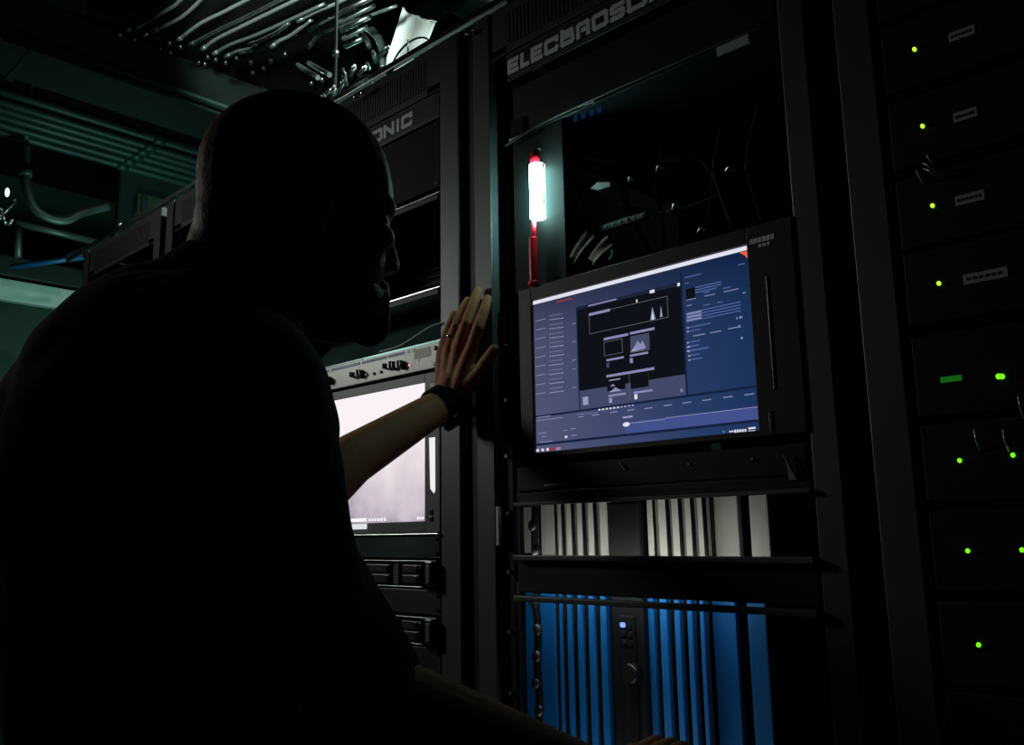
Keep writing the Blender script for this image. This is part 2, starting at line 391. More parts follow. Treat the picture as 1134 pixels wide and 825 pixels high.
# panels and servers under the left monitor
t = blank(LX0, LX1, A-.040, A+.0005, -.002, 'smooth bluish-grey panel just under the white glowing monitor', 'drawer_front', mat('bluish_satin_metal', (.10, .13, .14), .25, .6, var=.5, vscale=10), 'drawer')
m = MB(); m.box(LX0, LX1, -.006, .001, A-.0012, A+.0012, .0005); m.build('top_edge', steel, t)
def server(z0, z1, label):
    t = thing('rack_server', (-1.376, .2, z0), label, 'server', 'rack servers with latch handles')
    MB().box(LX0+.008, LX1-.01, .006, .5, z0, z1, .003).build('chassis', blackm, t)
    zc = (z0+z1)/2; h = z1-z0
    m = MB(); m.box(LX0+.008, LX1-.006, -.006, .006, z1-.004, z1-.0015, .0008); m.box(LX0+.008, LX1-.035, -.004, .006, z0+.001, z0+.003, .0008); m.build('front_lip', steeld, t)
    for i, (a, b) in enumerate(((-1.35, -1.27), (-1.235, -1.19))):
        for j in (0, 1):
            d = MB(); zz = z0+.007+j*(h-.014)/2
            d.box(a, b, -.002, .007, zz, zz+(h-.018)/2, .0015); dd = d.build('drive_bay', panelm, t)
            k = MB(); k.box(b-.010, b-.003, -.0045, -.0015, zz+.002, zz+(h-.018)/2-.002, .0006); k.build('latch', blackp, dd)
    m = MB()
    for i in range(7): m.box(-1.262, -1.25, .0, .007, z0+.006+i*(h-.012)/7, z0+.009+i*(h-.012)/7)
    m.box(-1.247, -1.243, -.004, .007, z0+.003, z1-.003, .0008)
    m.build('vent_grille', steeld, t)
    m = MB(); m.tube(smooth_pts([(-1.178, -.001, z1-.008), (-1.172, -.012, z1-.010), (-1.172, -.013, zc), (-1.178, -.012, z0+.008), (-1.184, -.001, z0+.008)]), .003, 8); m.build('latch_handle', blackp, t)
    m = MB(); m.box(-1.162, -1.142, -.014, .004, z0+.002, z1-.002, .003); k = m.build('pull_handle', blackp, t)
    m = MB(); m.box(-1.157, -1.1465, -.0155, -.0135, z0+.009, z1-.009, .001); m.build('handle_inlay', bezelm, k)
server(A-.0905, A-.0425, 'flat server with latch handles, the upper of two under the left monitor')
blank(LX0, LX1, A-.1325, A-.0925, .0, 'narrow plain panel between the two flat servers')
server(A-.184, A-.136, 'flat server with latch handles, the lower one beside the man\'s elbow')
blank(LX0, LX1, A-.40, A-.186, .0, 'tall plain panel below the lower flat server')

# ------------------------------------------------------------------ middle rack contents
CX0, CX1 = -.958, -.478
Y2 = .006
# unit with a curved lower lip under header
def upper_unit():
    z0, z1 = A+.652, A+.742
    t = thing('rack_device', (-.735, .2, z0), 'dark wide unit with a bowed lower lip and tiny blue markings above the lamp', 'electronic unit')
    mt = mat('blue_black_metal', (.006, .009, .011), .5, 0, var=.3, spec=.25)
    MB().box(CX0, CX1, Y2+.003, .45, z0, z1, .003).build('case', mt, t)
    MB().box(CX0-.002, CX0+.028, Y2-.002, Y2+.003, z0-.002, z0+.03, .002).build('side_plate', satin, t)
    m = MB(); pts = [(CX0-.012, Y2-.004, z0-.012), (CX0+.03, Y2-.006, z0-.006), (CX0+.08, Y2-.004, z0+.001), (-.72, Y2-.002, z0+.004), (CX1, Y2-.001, z0+.002)]
    m.tube(smooth_pts(pts), .0022, 8); m.build('front_lip', panelm, t)
    m = MB().m(emi('dim_blue_mark', (10, 28, 70), 1))
    for px, py in ((636.5, 131), (645, 128), (654.5, 124.5), (663, 121)):
        c = W(px, py, Y2+.001); m.box(c.x-.003, c.x+.003, Y2+.0015, Y2+.004, c.z-.004, c.z+.004)
    m.build('display_digits', None, t)
    m = MB()
    for i in range(7):
        c = W(641+i*2.6, 117-i*.95, Y2+.001); m.box(c.x-.0018, c.x+.0015, Y2+.0018, Y2+.004, c.z-.0022, c.z+.0022)
    m.build('printed_mark', letterm, t)
    m = MB()
    for i in range(6):
        c = W(564+i*2.3, 155-i*.9, Y2-.004); m.box(c.x-.0015, c.x+.0012, Y2-.0036, Y2-.002, c.z-.0016, c.z+.0016)
    m.build('side_marking', letterm, t)
    a, b = W(794, 66, Y2), W(829, 46, Y2); m = MB(); m.box(a.x, b.x, Y2+.0, Y2+.004, z0-.012, z0+.0); m.build('paper_label', labelm, t)
upper_unit()

# LED tube lamp with red handle
def lamp():
    a = W(596, 184, .0); b = W(598, 242, .0); x = (a.x+b.x)/2; zt, zb = a.z, b.z; y = -.004
    t = thing('inspection_lamp', (x, y, W(592, 316, y).z), 'glowing white inspection lamp with red handle and red tip', 'lamp')
    em = emi('lamp_glow', (.50, 1.0, .94), 42, True)
    MB().tube([(x, y, zb), (x, y, zt)], .0125, 20).build('light_tube', em, t)
    MB().cyl((x+.019, y-.006, zb), (x+.019, y-.006, zt), .0014, 8).build('guard_rod', whitem, t)
    m = MB(); m.cyl((x-.006, y+.002, zt), (x-.006, y+.002, zt+.024), .009, 16, .007); m.build('end_cap', redm, t)
    c = W(591, 255, y).x; zz = W(592, 316, y).z
    m = MB(); m.tube([(x-.009, y, zb), (x-.010, y, zb-.02), (x-.011, y, zb-.035)], .0042, 12)
    m.tube(smooth_pts([(x-.011, y, zb-.03), (x-.012, y, zb-.045), (x-.012, y, zz+.01), (x-.012, y, zz+.004)]), .0068, 14); m.ell((x-.013, y, zz+.004), (.0095, .008, .006))
    m.build('handle', redm, t)
    # hook that hangs it from the unit above
    m = MB(); m.tube(smooth_pts([(x-.006, y+.002, zt+.02), (x-.006, y+.004, zt+.032), (x-.006, y+.012, zt+.036), (x-.006, y+.017, zt+.034)]), .0016, 8); m.build('hook', steeld, t)
    return x, zt, zb
lampx, lzt, lzb = lamp()

# things inside the opening behind/right of the lamp
tag(MB().cyl((W(564.5, 300, .03).x, .03, A+.385), (W(564.5, 300, .03).x, .03, A+.64), .0016, 10).build('edge_rod', panelm), 'thin upright rod left of the glowing lamp', 'rod')
tag(MB().box(-.962, -.852, .0115, .0145, A+.384, A+.655, .001).build('glow_catch_plate', mat('dark_matte_plate', (.006, .009, .009), .8, 0, spec=.2)), 'dark plate added directly behind the glowing lamp to catch its glow', 'panel')  # added plate that catches the lamp's light as a halo
tag(MB().box(-.99, -.48, .55, .555, A+.30, A+.70, .001).build('back_plate', innerm), 'black plate deep inside the middle rack opening', 'panel')
# ribbon cables
def ribbon(p, q, w, label, mt=ribbonm, bulge=.02):
    p, q = Vector(p), Vector(q); m = MB(); n = 10; d = (q-p).normalized(); s = Vector((d.z, 0, -d.x)).normalized()
    prev = None
    for i in range(n+1):
        tt = i/n; c = p.lerp(q, tt)+Vector((0, -bulge*math.sin(math.pi*tt), 0))
        row = []
        for j in range(13):
            u = j/12-.5; row.append(m.bm.verts.new(c+s*w*u*(1-.25*tt)+Vector((0, .0016*math.cos(j*math.pi)+.004*math.cos(u*5), 0))))
        if prev:
            for j in range(12): m._f([prev[j], prev[j+1], row[j+1], row[j]], True)
        prev = row
    o = m.build('ribbon_cable', mt); sdf = o.modifiers.new('s', 'SOLIDIFY'); sdf.thickness = .0012
    return tag(o, label, 'cable', 'ribbon cables behind the lamp')
ribbon(W(655, 259, .018), W(634, 289, .018), .022, 'pale ribbon cable right of the red lamp handle, the left one of the pair', bulge=.003)
ribbon(W(678, 266, .018), W(655, 290, .018), .022, 'pale ribbon cable just above the monitor edge, the right one of the pair', bulge=.004)
tag(MB().tube(smooth_pts([W(678, 274, .02), W(680, 281, .018), W(676, 288, .018)]), .004, 8).build('plug', cyanp), 'small cyan plug above the blue monitor', 'plug')
c = W(665, 206, .02); m = MB(); m.prism([(c.x-.02, .02, c.z+.002), (c.x-.006, .02, c.z+.008), (c.x+.018, .02, c.z+.001), (c.x+.018, .02, c.z-.006), (c.x-.004, .02, c.z-.005)], (0, .014, 0))
tag(m.build('metal_tab', steel), 'pale bent metal tab right of the glowing lamp', 'bracket')
# dark cable bundle with connectors behind the monitor
cabs = [((620, 190), (650, 240), (640, 300)), ((700, 150), (690, 210), (720, 280)), ((735, 160), (728, 200), (736, 275)), ((770, 170), (790, 200), (780, 262)), ((800, 140), (792, 190), (812, 250)), ((690, 230), (740, 235), (800, 215)), ((640, 175), (700, 180), (760, 176)), ((840, 120), (828, 180), (845, 246))]
lb = ['left of the others, near the ribbon cables', 'running down the centre of the opening', 'second from the centre with a looped end', 'right of centre with a pale tip', 'near the right post of the opening', 'sagging sideways across the opening', 'stretched level near the top of the opening', 'farthest right beside the post']
for i, (c3, l) in enumerate(zip(cabs, lb)):
    y = .07+.012*(i % 4)
    t = thing('hanging_cable', W(*c3[0], y), 'black cable inside the middle rack, '+l, 'cable', 'black cables in the middle rack opening')
    P = smooth_pts([W(*q, y) for q in c3]); MB().tube(P, .004, 8).build('jacket', rubber, t)
    k = MB(); e = P[len(P)//2]; k.tube([e, P[len(P)//2+1]], .0062, 10); k.build('connector', rubber, t)
# tiny metal connectors that glint
for i, (px, py, dx, dz, l) in enumerate(((699, 199, .004, .004, 'curled metal clip right of the lamp'), (731, 187, .006, .003, 'slanted metal clip in the middle of the dark opening'), (809, 187, .008, .0015, 'flat metal clip at the right of the dark opening'), (749, 229, .007, .004, 'rounded metal clip above the monitor'), (778, 255, .008, .0025, 'thin metal clip just above the monitor'))):
    p = W(px, py, .055); m = MB(); m.tube(smooth_pts([p+Vector((-dx, 0, -dz*.6)), p+Vector((0, -.004, dz)), p+Vector((dx, 0, -dz*.4))]), .0017, 6)
    m.cyl(p, p+Vector((0, .04, 0)), .0012, 6)
    tag(m.build('cable_clip', steel), l, 'clip', 'small metal clips in the rack opening')
# terminal strip above the ribbon cables
t = thing('terminal_strip', W(660, 262, .045), 'dotted terminal strip above the ribbon cables', 'connector')
p, q = W(646, 253, .045), W(716, 268, .045); m = MB(); m.box(p.x, q.x, .045, .058, p.z-.014, p.z-.004, .001); m.build('base', blackp, t)
for i in range(9):
    x = p.x+.006+(q.x-p.x-.012)*i/8; MB().cyl((x, .046, p.z-.009), (x, .042, p.z-.009), .0016, 8).build('screw', steeld, t)

# ------------------------------------------------------------------ the blue monitor
def blue_monitor():
    y = -.001
    sx0, sx1, sz0, sz1 = -.9155, -.5365, A+.1195, A+.3605
    z0, z1 = A+.1115, A+.382; bx0, bx1 = -.942, -.4735
    t = thing('rack_monitor', (-.71, .05, z0), 'rack monitor showing blue editing software, right of the man\'s hand', 'monitor')
    m = MB()
    m.box(bx0, sx0, y-.002, .012, z0, z1, .001); m.box(sx1, bx1, y-.002, .012, z0, z1, .001)
    m.box(sx0, sx1, y-.002, .012, z0, sz0, .001); m.box(sx0, sx1, y-.002, .012, sz1, z1, .001)
    m.build('bezel', dbezel, t)
    MB().box(bx0+.01, bx1-.01, .012, .06, z0+.004, z1-.004).build('housing', blackm, t)
    # recessed grip slots in the right bezel
    g = MB(); a, b = W(846, 306, y-.003), W(856, 432, y-.003); g.box(a.x+.002, b.x+.004, y-.0035, y, b.z, a.z, .001); g.build('grip_slot', blackp, t)
    g = MB(); a, b = W(851, 455, y-.003), W(857, 480, y-.003); g.box(a.x, b.x, y-.0035, y, b.z, a.z, .001); g.build('button', blackp, t)
    m = MB().m(letterm); a = W(830, 268.5, y-.003); b = W(858, 262.5, y-.003)
    for i in range(6):
        xx = a.x+(b.x-a.x)*i/6; m.box(xx, xx+(b.x-a.x)/6*.8, y-.0028, y-.001, a.z-.003, a.z+.0035)
    for i in range(3):
        xx = a.x+(b.x-a.x)*(i+2)/6; m.box(xx, xx+(b.x-a.x)/6*.7, y-.0028, y-.001, a.z-.0095, a.z-.0055)
    m.build('bezel_marking', mat('dim_marking', (.22, .25, .22), .6), t)
    # screen base : bluish image, viewing-angle falloff put into its gradient
    sm = bpy.data.materials.new('blue_desktop_screen'); sm.use_nodes = True; nt = sm.node_tree; nt.nodes.clear()
    tc = nt.nodes.new('ShaderNodeTexCoord'); sep = nt.nodes.new('ShaderNodeSeparateXYZ'); nt.links.new(tc.outputs['Generated'], sep.inputs[0])
    cr = nt.nodes.new('ShaderNodeValToRGB'); e = cr.color_ramp.elements; e[0].position = 0; e[0].color = (*lin((80, 84, 114)), 1); e[1].position = 1; e[1].color = (*lin((26, 50, 92)), 1)
    q = e.new(.45); q.color = (*lin((58, 68, 104)), 1); q = e.new(.72); q.color = (*lin((40, 58, 98)), 1)
    nt.links.new(sep.outputs['X'], cr.inputs[0])
    c2 = nt.nodes.new('ShaderNodeValToRGB'); f = c2.color_ramp.elements; f[0].position = .0; f[0].color = (1.1, 1.1, 1.1, 1); f[1].position = 1; f[1].color = (.42, .45, .5, 1); f.new(.75).color = (.85, .85, .85, 1)
    nt.links.new(sep.outputs['Z'], c2.inputs[0])
    mx = nt.nodes.new('ShaderNodeMix'); mx.data_type = 'RGBA'; mx.blend_type = 'MULTIPLY'; mx.inputs['Factor'].default_value = 1
    nt.links.new(cr.outputs[0], mx.inputs['A']); nt.links.new(c2.outputs[0], mx.inputs['B'])
    em = nt.nodes.new('ShaderNodeEmission'); nt.links.new(mx.outputs['Result'], em.inputs[0]); out = nt.nodes.new('ShaderNodeOutputMaterial'); nt.links.new(em.outputs[0], out.inputs[0])
    s = MB().box(sx0, sx1, .003, .006, sz0, sz1).build('screen', sm, t)
    YS = .003
    def E_(n, rgb): return emi('ui_'+n, rgb)
    pal = dict(white=E_('white', (225, 225, 240)), lav=E_('lavender', (135, 135, 178)), text=E_('text', (128, 134, 172)), dark=E_('black', (14, 17, 24)), dim=E_('dim', (28, 36, 56)), red=E_('red', (150, 50, 60)), orange=E_('orange', (235, 95, 60)), grey=E_('panel', (66, 72, 104)), line=E_('line', (100, 108, 112)), clip=E_('clip', (66, 80, 140)), seam=E_('seam', (20, 32, 62)), rtext=E_('right_text', (85, 105, 165)), pale=E_('pale', (150, 155, 190)), deep=E_('deep', (25, 45, 95)))
    P = MB()
    def R(k, a, b, lay=1):
        x0, x1, q0, q1 = Wr(a, b, YS); x0 = max(x0, sx0); x1 = min(x1, sx1); q0 = max(q0, sz0); q1 = min(q1, sz1)
        P.m(pal[k]); P.box(x0, x1, YS-.00025*lay, YS-.00025*lay+.0002, q0, q1)
    def H(k, px, py, wpx, h, lay=3):            # level dash starting at pixel, width in px, height metres
        a = W(px, py, YS); b = W(px+wpx, py, YS); P.m(pal[k]); P.box(a.x, b.x, YS-.00025*lay, YS-.00025*lay+.0002, a.z-h/2, a.z+h/2)
    P.m(pal['white']); P.box(sx0, sx1, YS-.0005, YS-.0002, sz1-.0062, sz1-.0005)
    R('dim', (590, 340), (829, 277), 1) if False else None
    P.m(pal['red']); a = W(617, 334, YS); P.box(a.x, W(634, 334, YS).x, YS-.0008, YS-.0005, sz1-.0125, sz1-.0105)
    # viewport
    vx0, vx1 = W(641, 400, YS).x, W(757, 380, YS).x
    vt, vb, vb2 = W(641, 344, YS).z, W(642, 433, YS).z, W(641.5, 454, YS).z
    P.m(pal['dark']); P.box(vx0, vx1, YS-.0004, YS-.0002, vb, vt+.006)
    P.m(pal['dim']); P.box(vx0, vx1, YS-.0006, YS-.0004, vt+.001, vt+.006)
    P.m(pal['lav']); P.box(vx0+.022, vx0+.075, YS-.0008, YS-.0006, vt+.0025, vt+.0045)
    P.m(pal['grey']); P.box(vx0, vx1, YS-.0004, YS-.0002, vb2, vb)
    P.m(pal['seam']); P.box(vx0-.002, vx0, YS-.0004, YS-.0002, vb2, vt+.006); P.box(vx1, vx1+.003, YS-.0004, YS-.0002, vb2, vt+.02)
    P.box(sx0, sx1, YS-.0006, YS-.0002, vb2-.003, vb2)
    # left panel rows
    for i in range(9):
        y0 = 355.5+i*10.1
        H('text', 593.6, y0+.2, 11, .0011); 
        for j in range(6): H('pale', 609+j*2.7, y0-1.2-j*.35, 1.5+random.random()*.6, .0013)
        for j in range(5): H('text', 609+j*3, y0-5.6-j*.45, 2.2, .0009)
        if i in (1, 3, 5, 6, 8): H('text', 634, y0-7, 4, .0012)
    # outlined wide box
    def outline(x0, x1, q0, q1, k='line', w=.0006):
        P.m(pal[k])
        for r in ((x0, x1, q0, q0+w), (x0, x1, q1-w, q1), (x0, x0+w, q0, q1), (x1-w, x1, q0, q1)): P.box(r[0], r[1], YS-.0009, YS-.0007, r[2], r[3])
    a, b = W(652.5, 348, YS), W(740.5, 351.5, YS); outline(a.x, b.x, b.z, a.z)
    P.m(pal['lav']); P.box(a.x, W(676, 345, YS).x, YS-.0010, YS-.0008, a.z-.003, a.z+.001)
    def flame(px, py, w, h, k='pale'):
        c = W(px, py, YS); P.m(pal[k]); P.prism([(c.x-w/2, YS-.001, c.z), (c.x+w/2, YS-.001, c.z), (c.x+w*.2, YS-.001, c.z+h*.6), (c.x, YS-.001, c.z+h), (c.x-w*.25, YS-.001, c.z+h*.5)], (0, .0002, 0))
    flame(723.5, 354, .0085, .018, 'pale'); flame(723.5, 354, .004, .011, 'white'); flame(732.8, 351, .004, .0155, 'pale')
    # four thumbnails
    def bar(p0, p1, k='lav', h=.0036):
        a = W(*p0, YS); b = W(*p1, YS); P.m(pal[k]); P.box(a.x, b.x, YS-.0010, YS-.0008, a.z-h, a.z)
    bar((669, 374.5), (696, 368)); bar((698, 368), (725, 362)); bar((672, 415.5), (725, 408))
    a, b = W(669, 379, YS), W(690, 389, YS); x1 = b.x; outline(a.x, x1, W(669, 394.5, YS).z, a.z)
    a = W(698.5, 373, YS); outline(a.x, W(719, 372, YS).x, W(699, 391, YS).z, a.z)
    c = a; P.m(pal['grey']); P.box(a.x+.001, W(718, 372, YS).x, YS-.0007, YS-.0005, W(699, 390, YS).z, a.z-.001)
    flame(707, 388, .022, .014, 'lav'); flame(712, 386, .012, .012, 'lav'); flame(703, 389, .014, .006, 'pale')
    a = W(672.5, 419.5, YS); P.m(pal['dark']); P.box(a.x, W(692.5, 419, YS).x, YS-.0010, YS-.0008, W(673, 433.5, YS).z, a.z)
    flame(682, 433.5, .022, .006, 'pale'); flame(679, 428, .01, .004, 'lav'); P.m(pal['pale']); q = W(675, 421, YS); P.box(q.x, q.x+.02, YS-.0012, YS-.0010, q.z-.0015, q.z)
    a = W(698.5, 416, YS); P.m(pal['dark']); P.box(a.x, W(718.5, 415, YS).x, YS-.0010, YS-.0008, W(699, 431, YS).z, a.z); outline(a.x, W(718.5, 415, YS).x, W(699, 431, YS).z, a.z)
    for p0, p1, h in (((672, 398), (691, 392), .003), ((698, 393), (718, 386), .003), ((674, 437.5), (693, 433), .003), ((702, 434), (723, 430), .003)): bar(p0, p1, 'lav', h)
    for px, py, k in ((674, 404, 'grey'), (700, 399, 'lav'), (677, 443, 'pale'), (705, 439, 'white')): c = W(px, py, YS); P.m(pal[k]); P.box(c.x-.003, c.x+.002, YS-.0012, YS-.0010, c.z-.004, c.z+.003)
    P.m(pal['line']); x = W(697.5, 430, YS).x; P.box(x, x+.0005, YS-.0011, YS-.0010, vb2+.004, W(698, 414, YS).z)
    c = W(648.5, 444, YS); P.m(pal['pale']); P.box(c.x-.0045, c.x+.0055, YS-.0008, YS-.0006, c.z-.006, c.z+.006)
    for px, py in ((645, 0),): pass
    c = W(704, 335, YS)
    for px, py, w in ((720, 323.5, .008), (750.5, 315.5, .004), (705, 333.5, .002)): c = W(px, py, YS); P.m(pal['white']); P.box(c.x, c.x+w, YS-.0010, YS-.0008, c.z-.0022, c.z+.0022)
    c = W(757, 432, YS); P.m(pal['lav']); P.box(c.x-.004, c.x-.001, YS-.0010, YS-.0008, c.z-.002, c.z+.002)
    # right panel
    def RT(k, x2, y2, w, h=.0011): H(k, 700+x2/6.343, 260+y2/6.343, w/6.343, h)
    RT('rtext', 370, 303, 120, .0012); RT('rtext', 370, 345, 30)
    for i in range(3): RT('rtext', 445, 372+i*18, 185-30*(i == 2), .0012)
    P.m(pal['dark']); c = W(760, 325, YS); c1 = W(770, 322, YS); P.box(c.x, c1.x, YS-.001, YS-.0008, W(760, 325, YS).z-.009, W(760, 318, YS).z-.003)
    for a_ in ((380, 437, 25, 'rtext'), (385, 460, 65, 'text'), (505, 408, 40, 'rtext'), (510, 432, 75, 'text'), (640, 378, 55, 'rtext'), (645, 402, 105, 'text'), (780, 410, 18, 'pale'), (385, 500, 35, 'text'), (745, 213, 50, 'rtext'), (500, 498, 50, 'rtext'), (600, 478, 40, 'rtext')): RT(a_[3], a_[0], a_[1], a_[2])
    for i in range(4): RT('rtext', 385, 552+i*20, 385, .0010)
    for i in range(3): RT('lav', 385, 560+i*22, 105, .0022)
    for yy, w in ((655, 150), (682, 75), (760, 75), (790, 45), (818, 130)): RT('pale', 388, yy, 12, .0022); RT('rtext', 405, yy-4, w, .0012)
    for yy, w in ((30+757, 60), (62+757, 130), (95+757, 65), (125+757, 85)): RT('pale', 398, yy, 12, .0022); RT('rtext', 413, yy-4, w, .0012)
    for x_, y_, w in ((430, 712, 85), (550, 690, 80), (675, 662, 75), (750, 645, 14), (755, 582, 20), (735, 588, 8), (765, 727, 14)): RT('text', x_, y_, w, .0013 if w > 20 else .003)
    a = W(819, 280, YS); b = W(827, 277, YS); P.m(pal['orange']); zt = a.z; P.prism([(a.x, YS-.001, zt), (sx1-.0025, YS-.001, zt), (sx1-.0025, YS-.001, zt-.0105), (a.x+.008, YS-.001, zt-.006)], (0, .0002, 0))
    # timeline section
    for px, py, w in ((640.5, 462, 6), (656, 460, 8), (676, 457, 8), (695, 454.5, 8), (714, 452.6, 9), (735.5, 449.4, 9), (756, 446.5, 10), (778, 443.6, 10), (801, 440.4, 11), (824.5, 437.5, 11)): H('lav' if px < 720 else 'text', px, py, w, .0014)
    for i in range(10): H('white' if i < 6 else 'pale', 663+i*4.1, 454-i*.55, 2.2, .0022)
    for i in range(8): H('text', 640+i*2.8, 459-i*.3, 1.6, .0012)
    a = W(692, 468, YS); P.m(pal['clip']); P.box(a.x, sx1, YS-.0008, YS-.0006, W(700, 481, YS).z, a.z)
    P.m(pal['lav']); P.box(a.x+.004, W(737, 464, YS).x, YS-.0010, YS-.0008, a.z-.0026, a.z-.0016); P.m(pal['text']); P.box(W(737, 464, YS).x, sx1, YS-.0010, YS-.0008, a.z-.001, a.z)
    c = W(694, 470, YS); P.m(pal['white']); P.ell((c.x, YS-.001, c.z), (.0062, .0002, .0032), seg=12, rings=6)
    H('pale', 690, 462.5, 11, .0026)
    P.m(pal['seam']); zz = W(593.4, 491.5, YS).z; P.box(sx0, sx1, YS-.0010, YS-.0006, zz-.0035, zz)
    for a_ in ((595, 462.5, 15), (595, 466, 28)): H('text', *a_, .0012)
    for px, py, w in ((597, 480, 9), (600, 484, 5), (598, 490, 14), (624, 477, 4), (632, 475, 6), (633, 482.5, 6)): H('text', px, py, w, .0013)
    H('white', 626, 484, 2.4, .0035)
    for px in (594.5, 600, 605.5): H('white', px, 499-(px-594)*.1, 2.6, .0040)
    H('red', 608, 497.5, 14, .0035); H('pale', 616, 497, 5, .004)
    H('rtext', 800.5, 478.3, 2.4, .003)
    for i in range(7): H('white', 808+i*2.8, 478-i*.2, 1.9, .0036 if i > 1 else .002)
    H('white', 829, 474.5, 8, .0022); H('white', 829, 478, 8, .0022)
    P.build('software_window', None, s)
blue_monitor()

# tray below the monitor with small connectors
t = thing('cable_tray', (-.735, .05, A+.062), 'black tray with small connectors directly under the blue monitor', 'tray')
MB().box(-.955, -.480, .004, .2, A+.062, A+.100, .002).build('case', blackm, t)
for px, py in ((686, 511), (690, 515), (762, 520), (834, 531), (688, 505)):
    c = W(px, py, .0); MB().cyl((c.x, .004, A+.085+(px % 3)*.004), (c.x, .001, A+.085+(px % 3)*.004), .0016, 8).build('connector', steeld, t)
m = MB(); m.box(-.9, -.86, .001, .005, A+.068, A+.071); m.box(-.855, -.835, .001, .005, A+.068, A+.071); m.build('printed_mark', letterm, t)

# crossbars
def bar_(z0, z1, label):
    t = thing('crossbar', (-.71, .01, z0), label, 'crossbar', 'crossbars across the middle rack')
    MB().box(-.957, -.474, .0, .03, z0, z1, .002).build('front_face', blackm, t)
    m = MB(); m.box(-.957, -.474, -.012, .0, z1-.002, z1+.006, .0015); m.build('upper_lip', rackm, t)
    m = MB(); m.box(-.957, -.474, -.012, .0, z0-.012, z0-.004, .0015); m.build('lower_lip', rackm, t)
bar_(A-.090, A-.040, 'dark crossbar between the white and the blue strips')
t = thing('crossbar', (-.71, .01, A+.04), 'thin dark crossbar above the white strips', 'crossbar', 'crossbars across the middle rack')
MB().box(-.957, -.474, .0, .03, A+.044, A+.060, .002).build('front_face', blackm, t)
MB().box(-.957, -.474, -.008, .0, A+.040, A+.045, .001).build('lower_lip', rackm, t)

# upright white boards above, blue boards below, seen between hanging black cables
YB = .10
def upright(px0, px1, zt, zb, mt, label, name, py, grp):
    a, b = W(px0, py, YB).x, W(px1, py, YB).x
    t = thing(name, ((a+b)/2, YB, zb), label, 'module', grp)
    n = max(1, round((b-a)/.020)); MB().box(a, b, YB, YB+.012, zb, zt, .0015).build('front_face', mt, t)
    MB().box(a+.001, b-.001, YB+.012, YB+.16, zb+.002, zt-.002).build('card', innerm, t)
grpw, grpb = 'white upright modules', 'blue upright modules'
strips = [(599, 616), (618, 623.5), (627, 634), (639, 646), (651, 659), (664, 673), (717, 726), (729.5, 741), (744.5, 755.5), (759, 769.5), (773, 782.5), (788, 818), (831, 852)]
nm = ['wide module at the left end', 'very thin module beside the wide left one', 'third module from the left', 'fourth module from the left', 'fifth module from the left', 'sixth module, left of the black control box', 'first module right of the black control box', 'second module right of the black control box', 'third module right of the black control box', 'fourth module right of the black control box', 'fifth module right of the black control box', 'broad dim module right of centre', 'separate strip at the far right']
for (a, b), l in zip(strips, nm):
    YB = .125 if a == 788 else .10; upright(a, b, A+.050, A-.055, whitep, 'white upright '+l+' of the upper row', 'upright_module', 590, grpw)
    upright(a, b, A-.078, A-.46, bluep, 'blue upright '+l+' of the lower row', 'upright_module', 740, grpb)
YB = .10
for px0, px1, l in ((570, 573.5, 'between the two inner rails'), (577.5, 592, 'beside the lumpy black cable')):
    a, b = W(px0, 590, YB).x, W(px1, 590, YB).x
    tag(MB().box(a, b, YB, YB+.012, A-.022-.012, A+.042, .001).build('white_strip', whitep), 'short white strip at the left, '+l, 'module', 'short white strips')
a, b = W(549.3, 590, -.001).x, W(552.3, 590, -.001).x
tag(MB().box(a, b, -.001, .006, W(550, 604, 0).z, W(550, 561, 0).z, .0005).build('white_strip', whitep), 'short white strip on the inner edge of the middle rack\'s left post', 'strip')  # white strip standing in for light on the post edge
a, b = W(576, 740, YB).x, W(594, 740, YB).x
tag(MB().box(a, b, YB, YB+.012, A-.46, A-.078, .001).build('blue_strip', bluep), 'blue strip at the left edge beside the lumpy black cable', 'module')
# inner rails
t = thing('rail', (-.98, .02, 0), 'black slotted inner rail at the left of the middle rack', 'rail')
MB().box(W(553.5, 600, .012).x, W(569.5, 600, .012).x, .012, .028, .1, A+.36, .001).build('upright_bar', blackm, t)
MB().box(W(573.8, 600, .012).x, W(577, 600, .012).x, .012, .020, .1, A+.10, .001).build('thin_bar', blackm, t)
m = MB()
for i in range(9): m.cyl((-.985, .006, A+.3-i*.09), (-.985, .011, A+.3-i*.09), .003, 10)
m.build('bolt', steeld, t)
# lumpy tied cable bundle
pts = []; m = MB(); x = W(590.5, 600, .05).x
P = [(x+.0015*math.sin(i*1.3), .055, A+.06-i*.02) for i in range(27)]
m.tube(smooth_pts(P, 3), .0062, 10)
t = thing('cable_bundle', (x, .055, A-.46), 'lumpy black cable bundle hanging at the left of the white and blue modules', 'cable')
m.build('jacket', rubber, t)
m = MB()
for i in range(0, 26, 2):
    m = MB(); m.ell((x+.003*math.sin(i*2.1), .053, A+.05-i*.02), (.0085, .008, .010), seg=12, rings=8); m.build('cable_tie', blackp, t)
# black vertical cables
for i, px in enumerate((617, 625.3, 636.5, 648.7, 661.5, 727.7, 743, 757.2, 771, 784.2)):
    x = W(px, 650, .06).x; s = ['first', 'second', 'third', 'fourth', 'fifth'][i % 5]; side = 'left of' if i < 5 else 'right of'
    tag(MB().tube(smooth_pts([(x, .06, A+.058), (x+.001, .06, A-.05), (x-.001, .06, A-.2), (x, .06, A-.46)]), .0022 if i in (0, 5) else .003, 8).build('straight_cable', rubber), f'thin black vertical cable, {s} from left in the set {side} the control box', 'cable', 'black vertical cables before the modules')
tag(MB().box(-1.0845, -1.0475, .012, .016, .05, ZT-.02, .001).build('filler_strip', innerm), 'black vertical filler strip in the gap between the two nearest racks', 'strip')
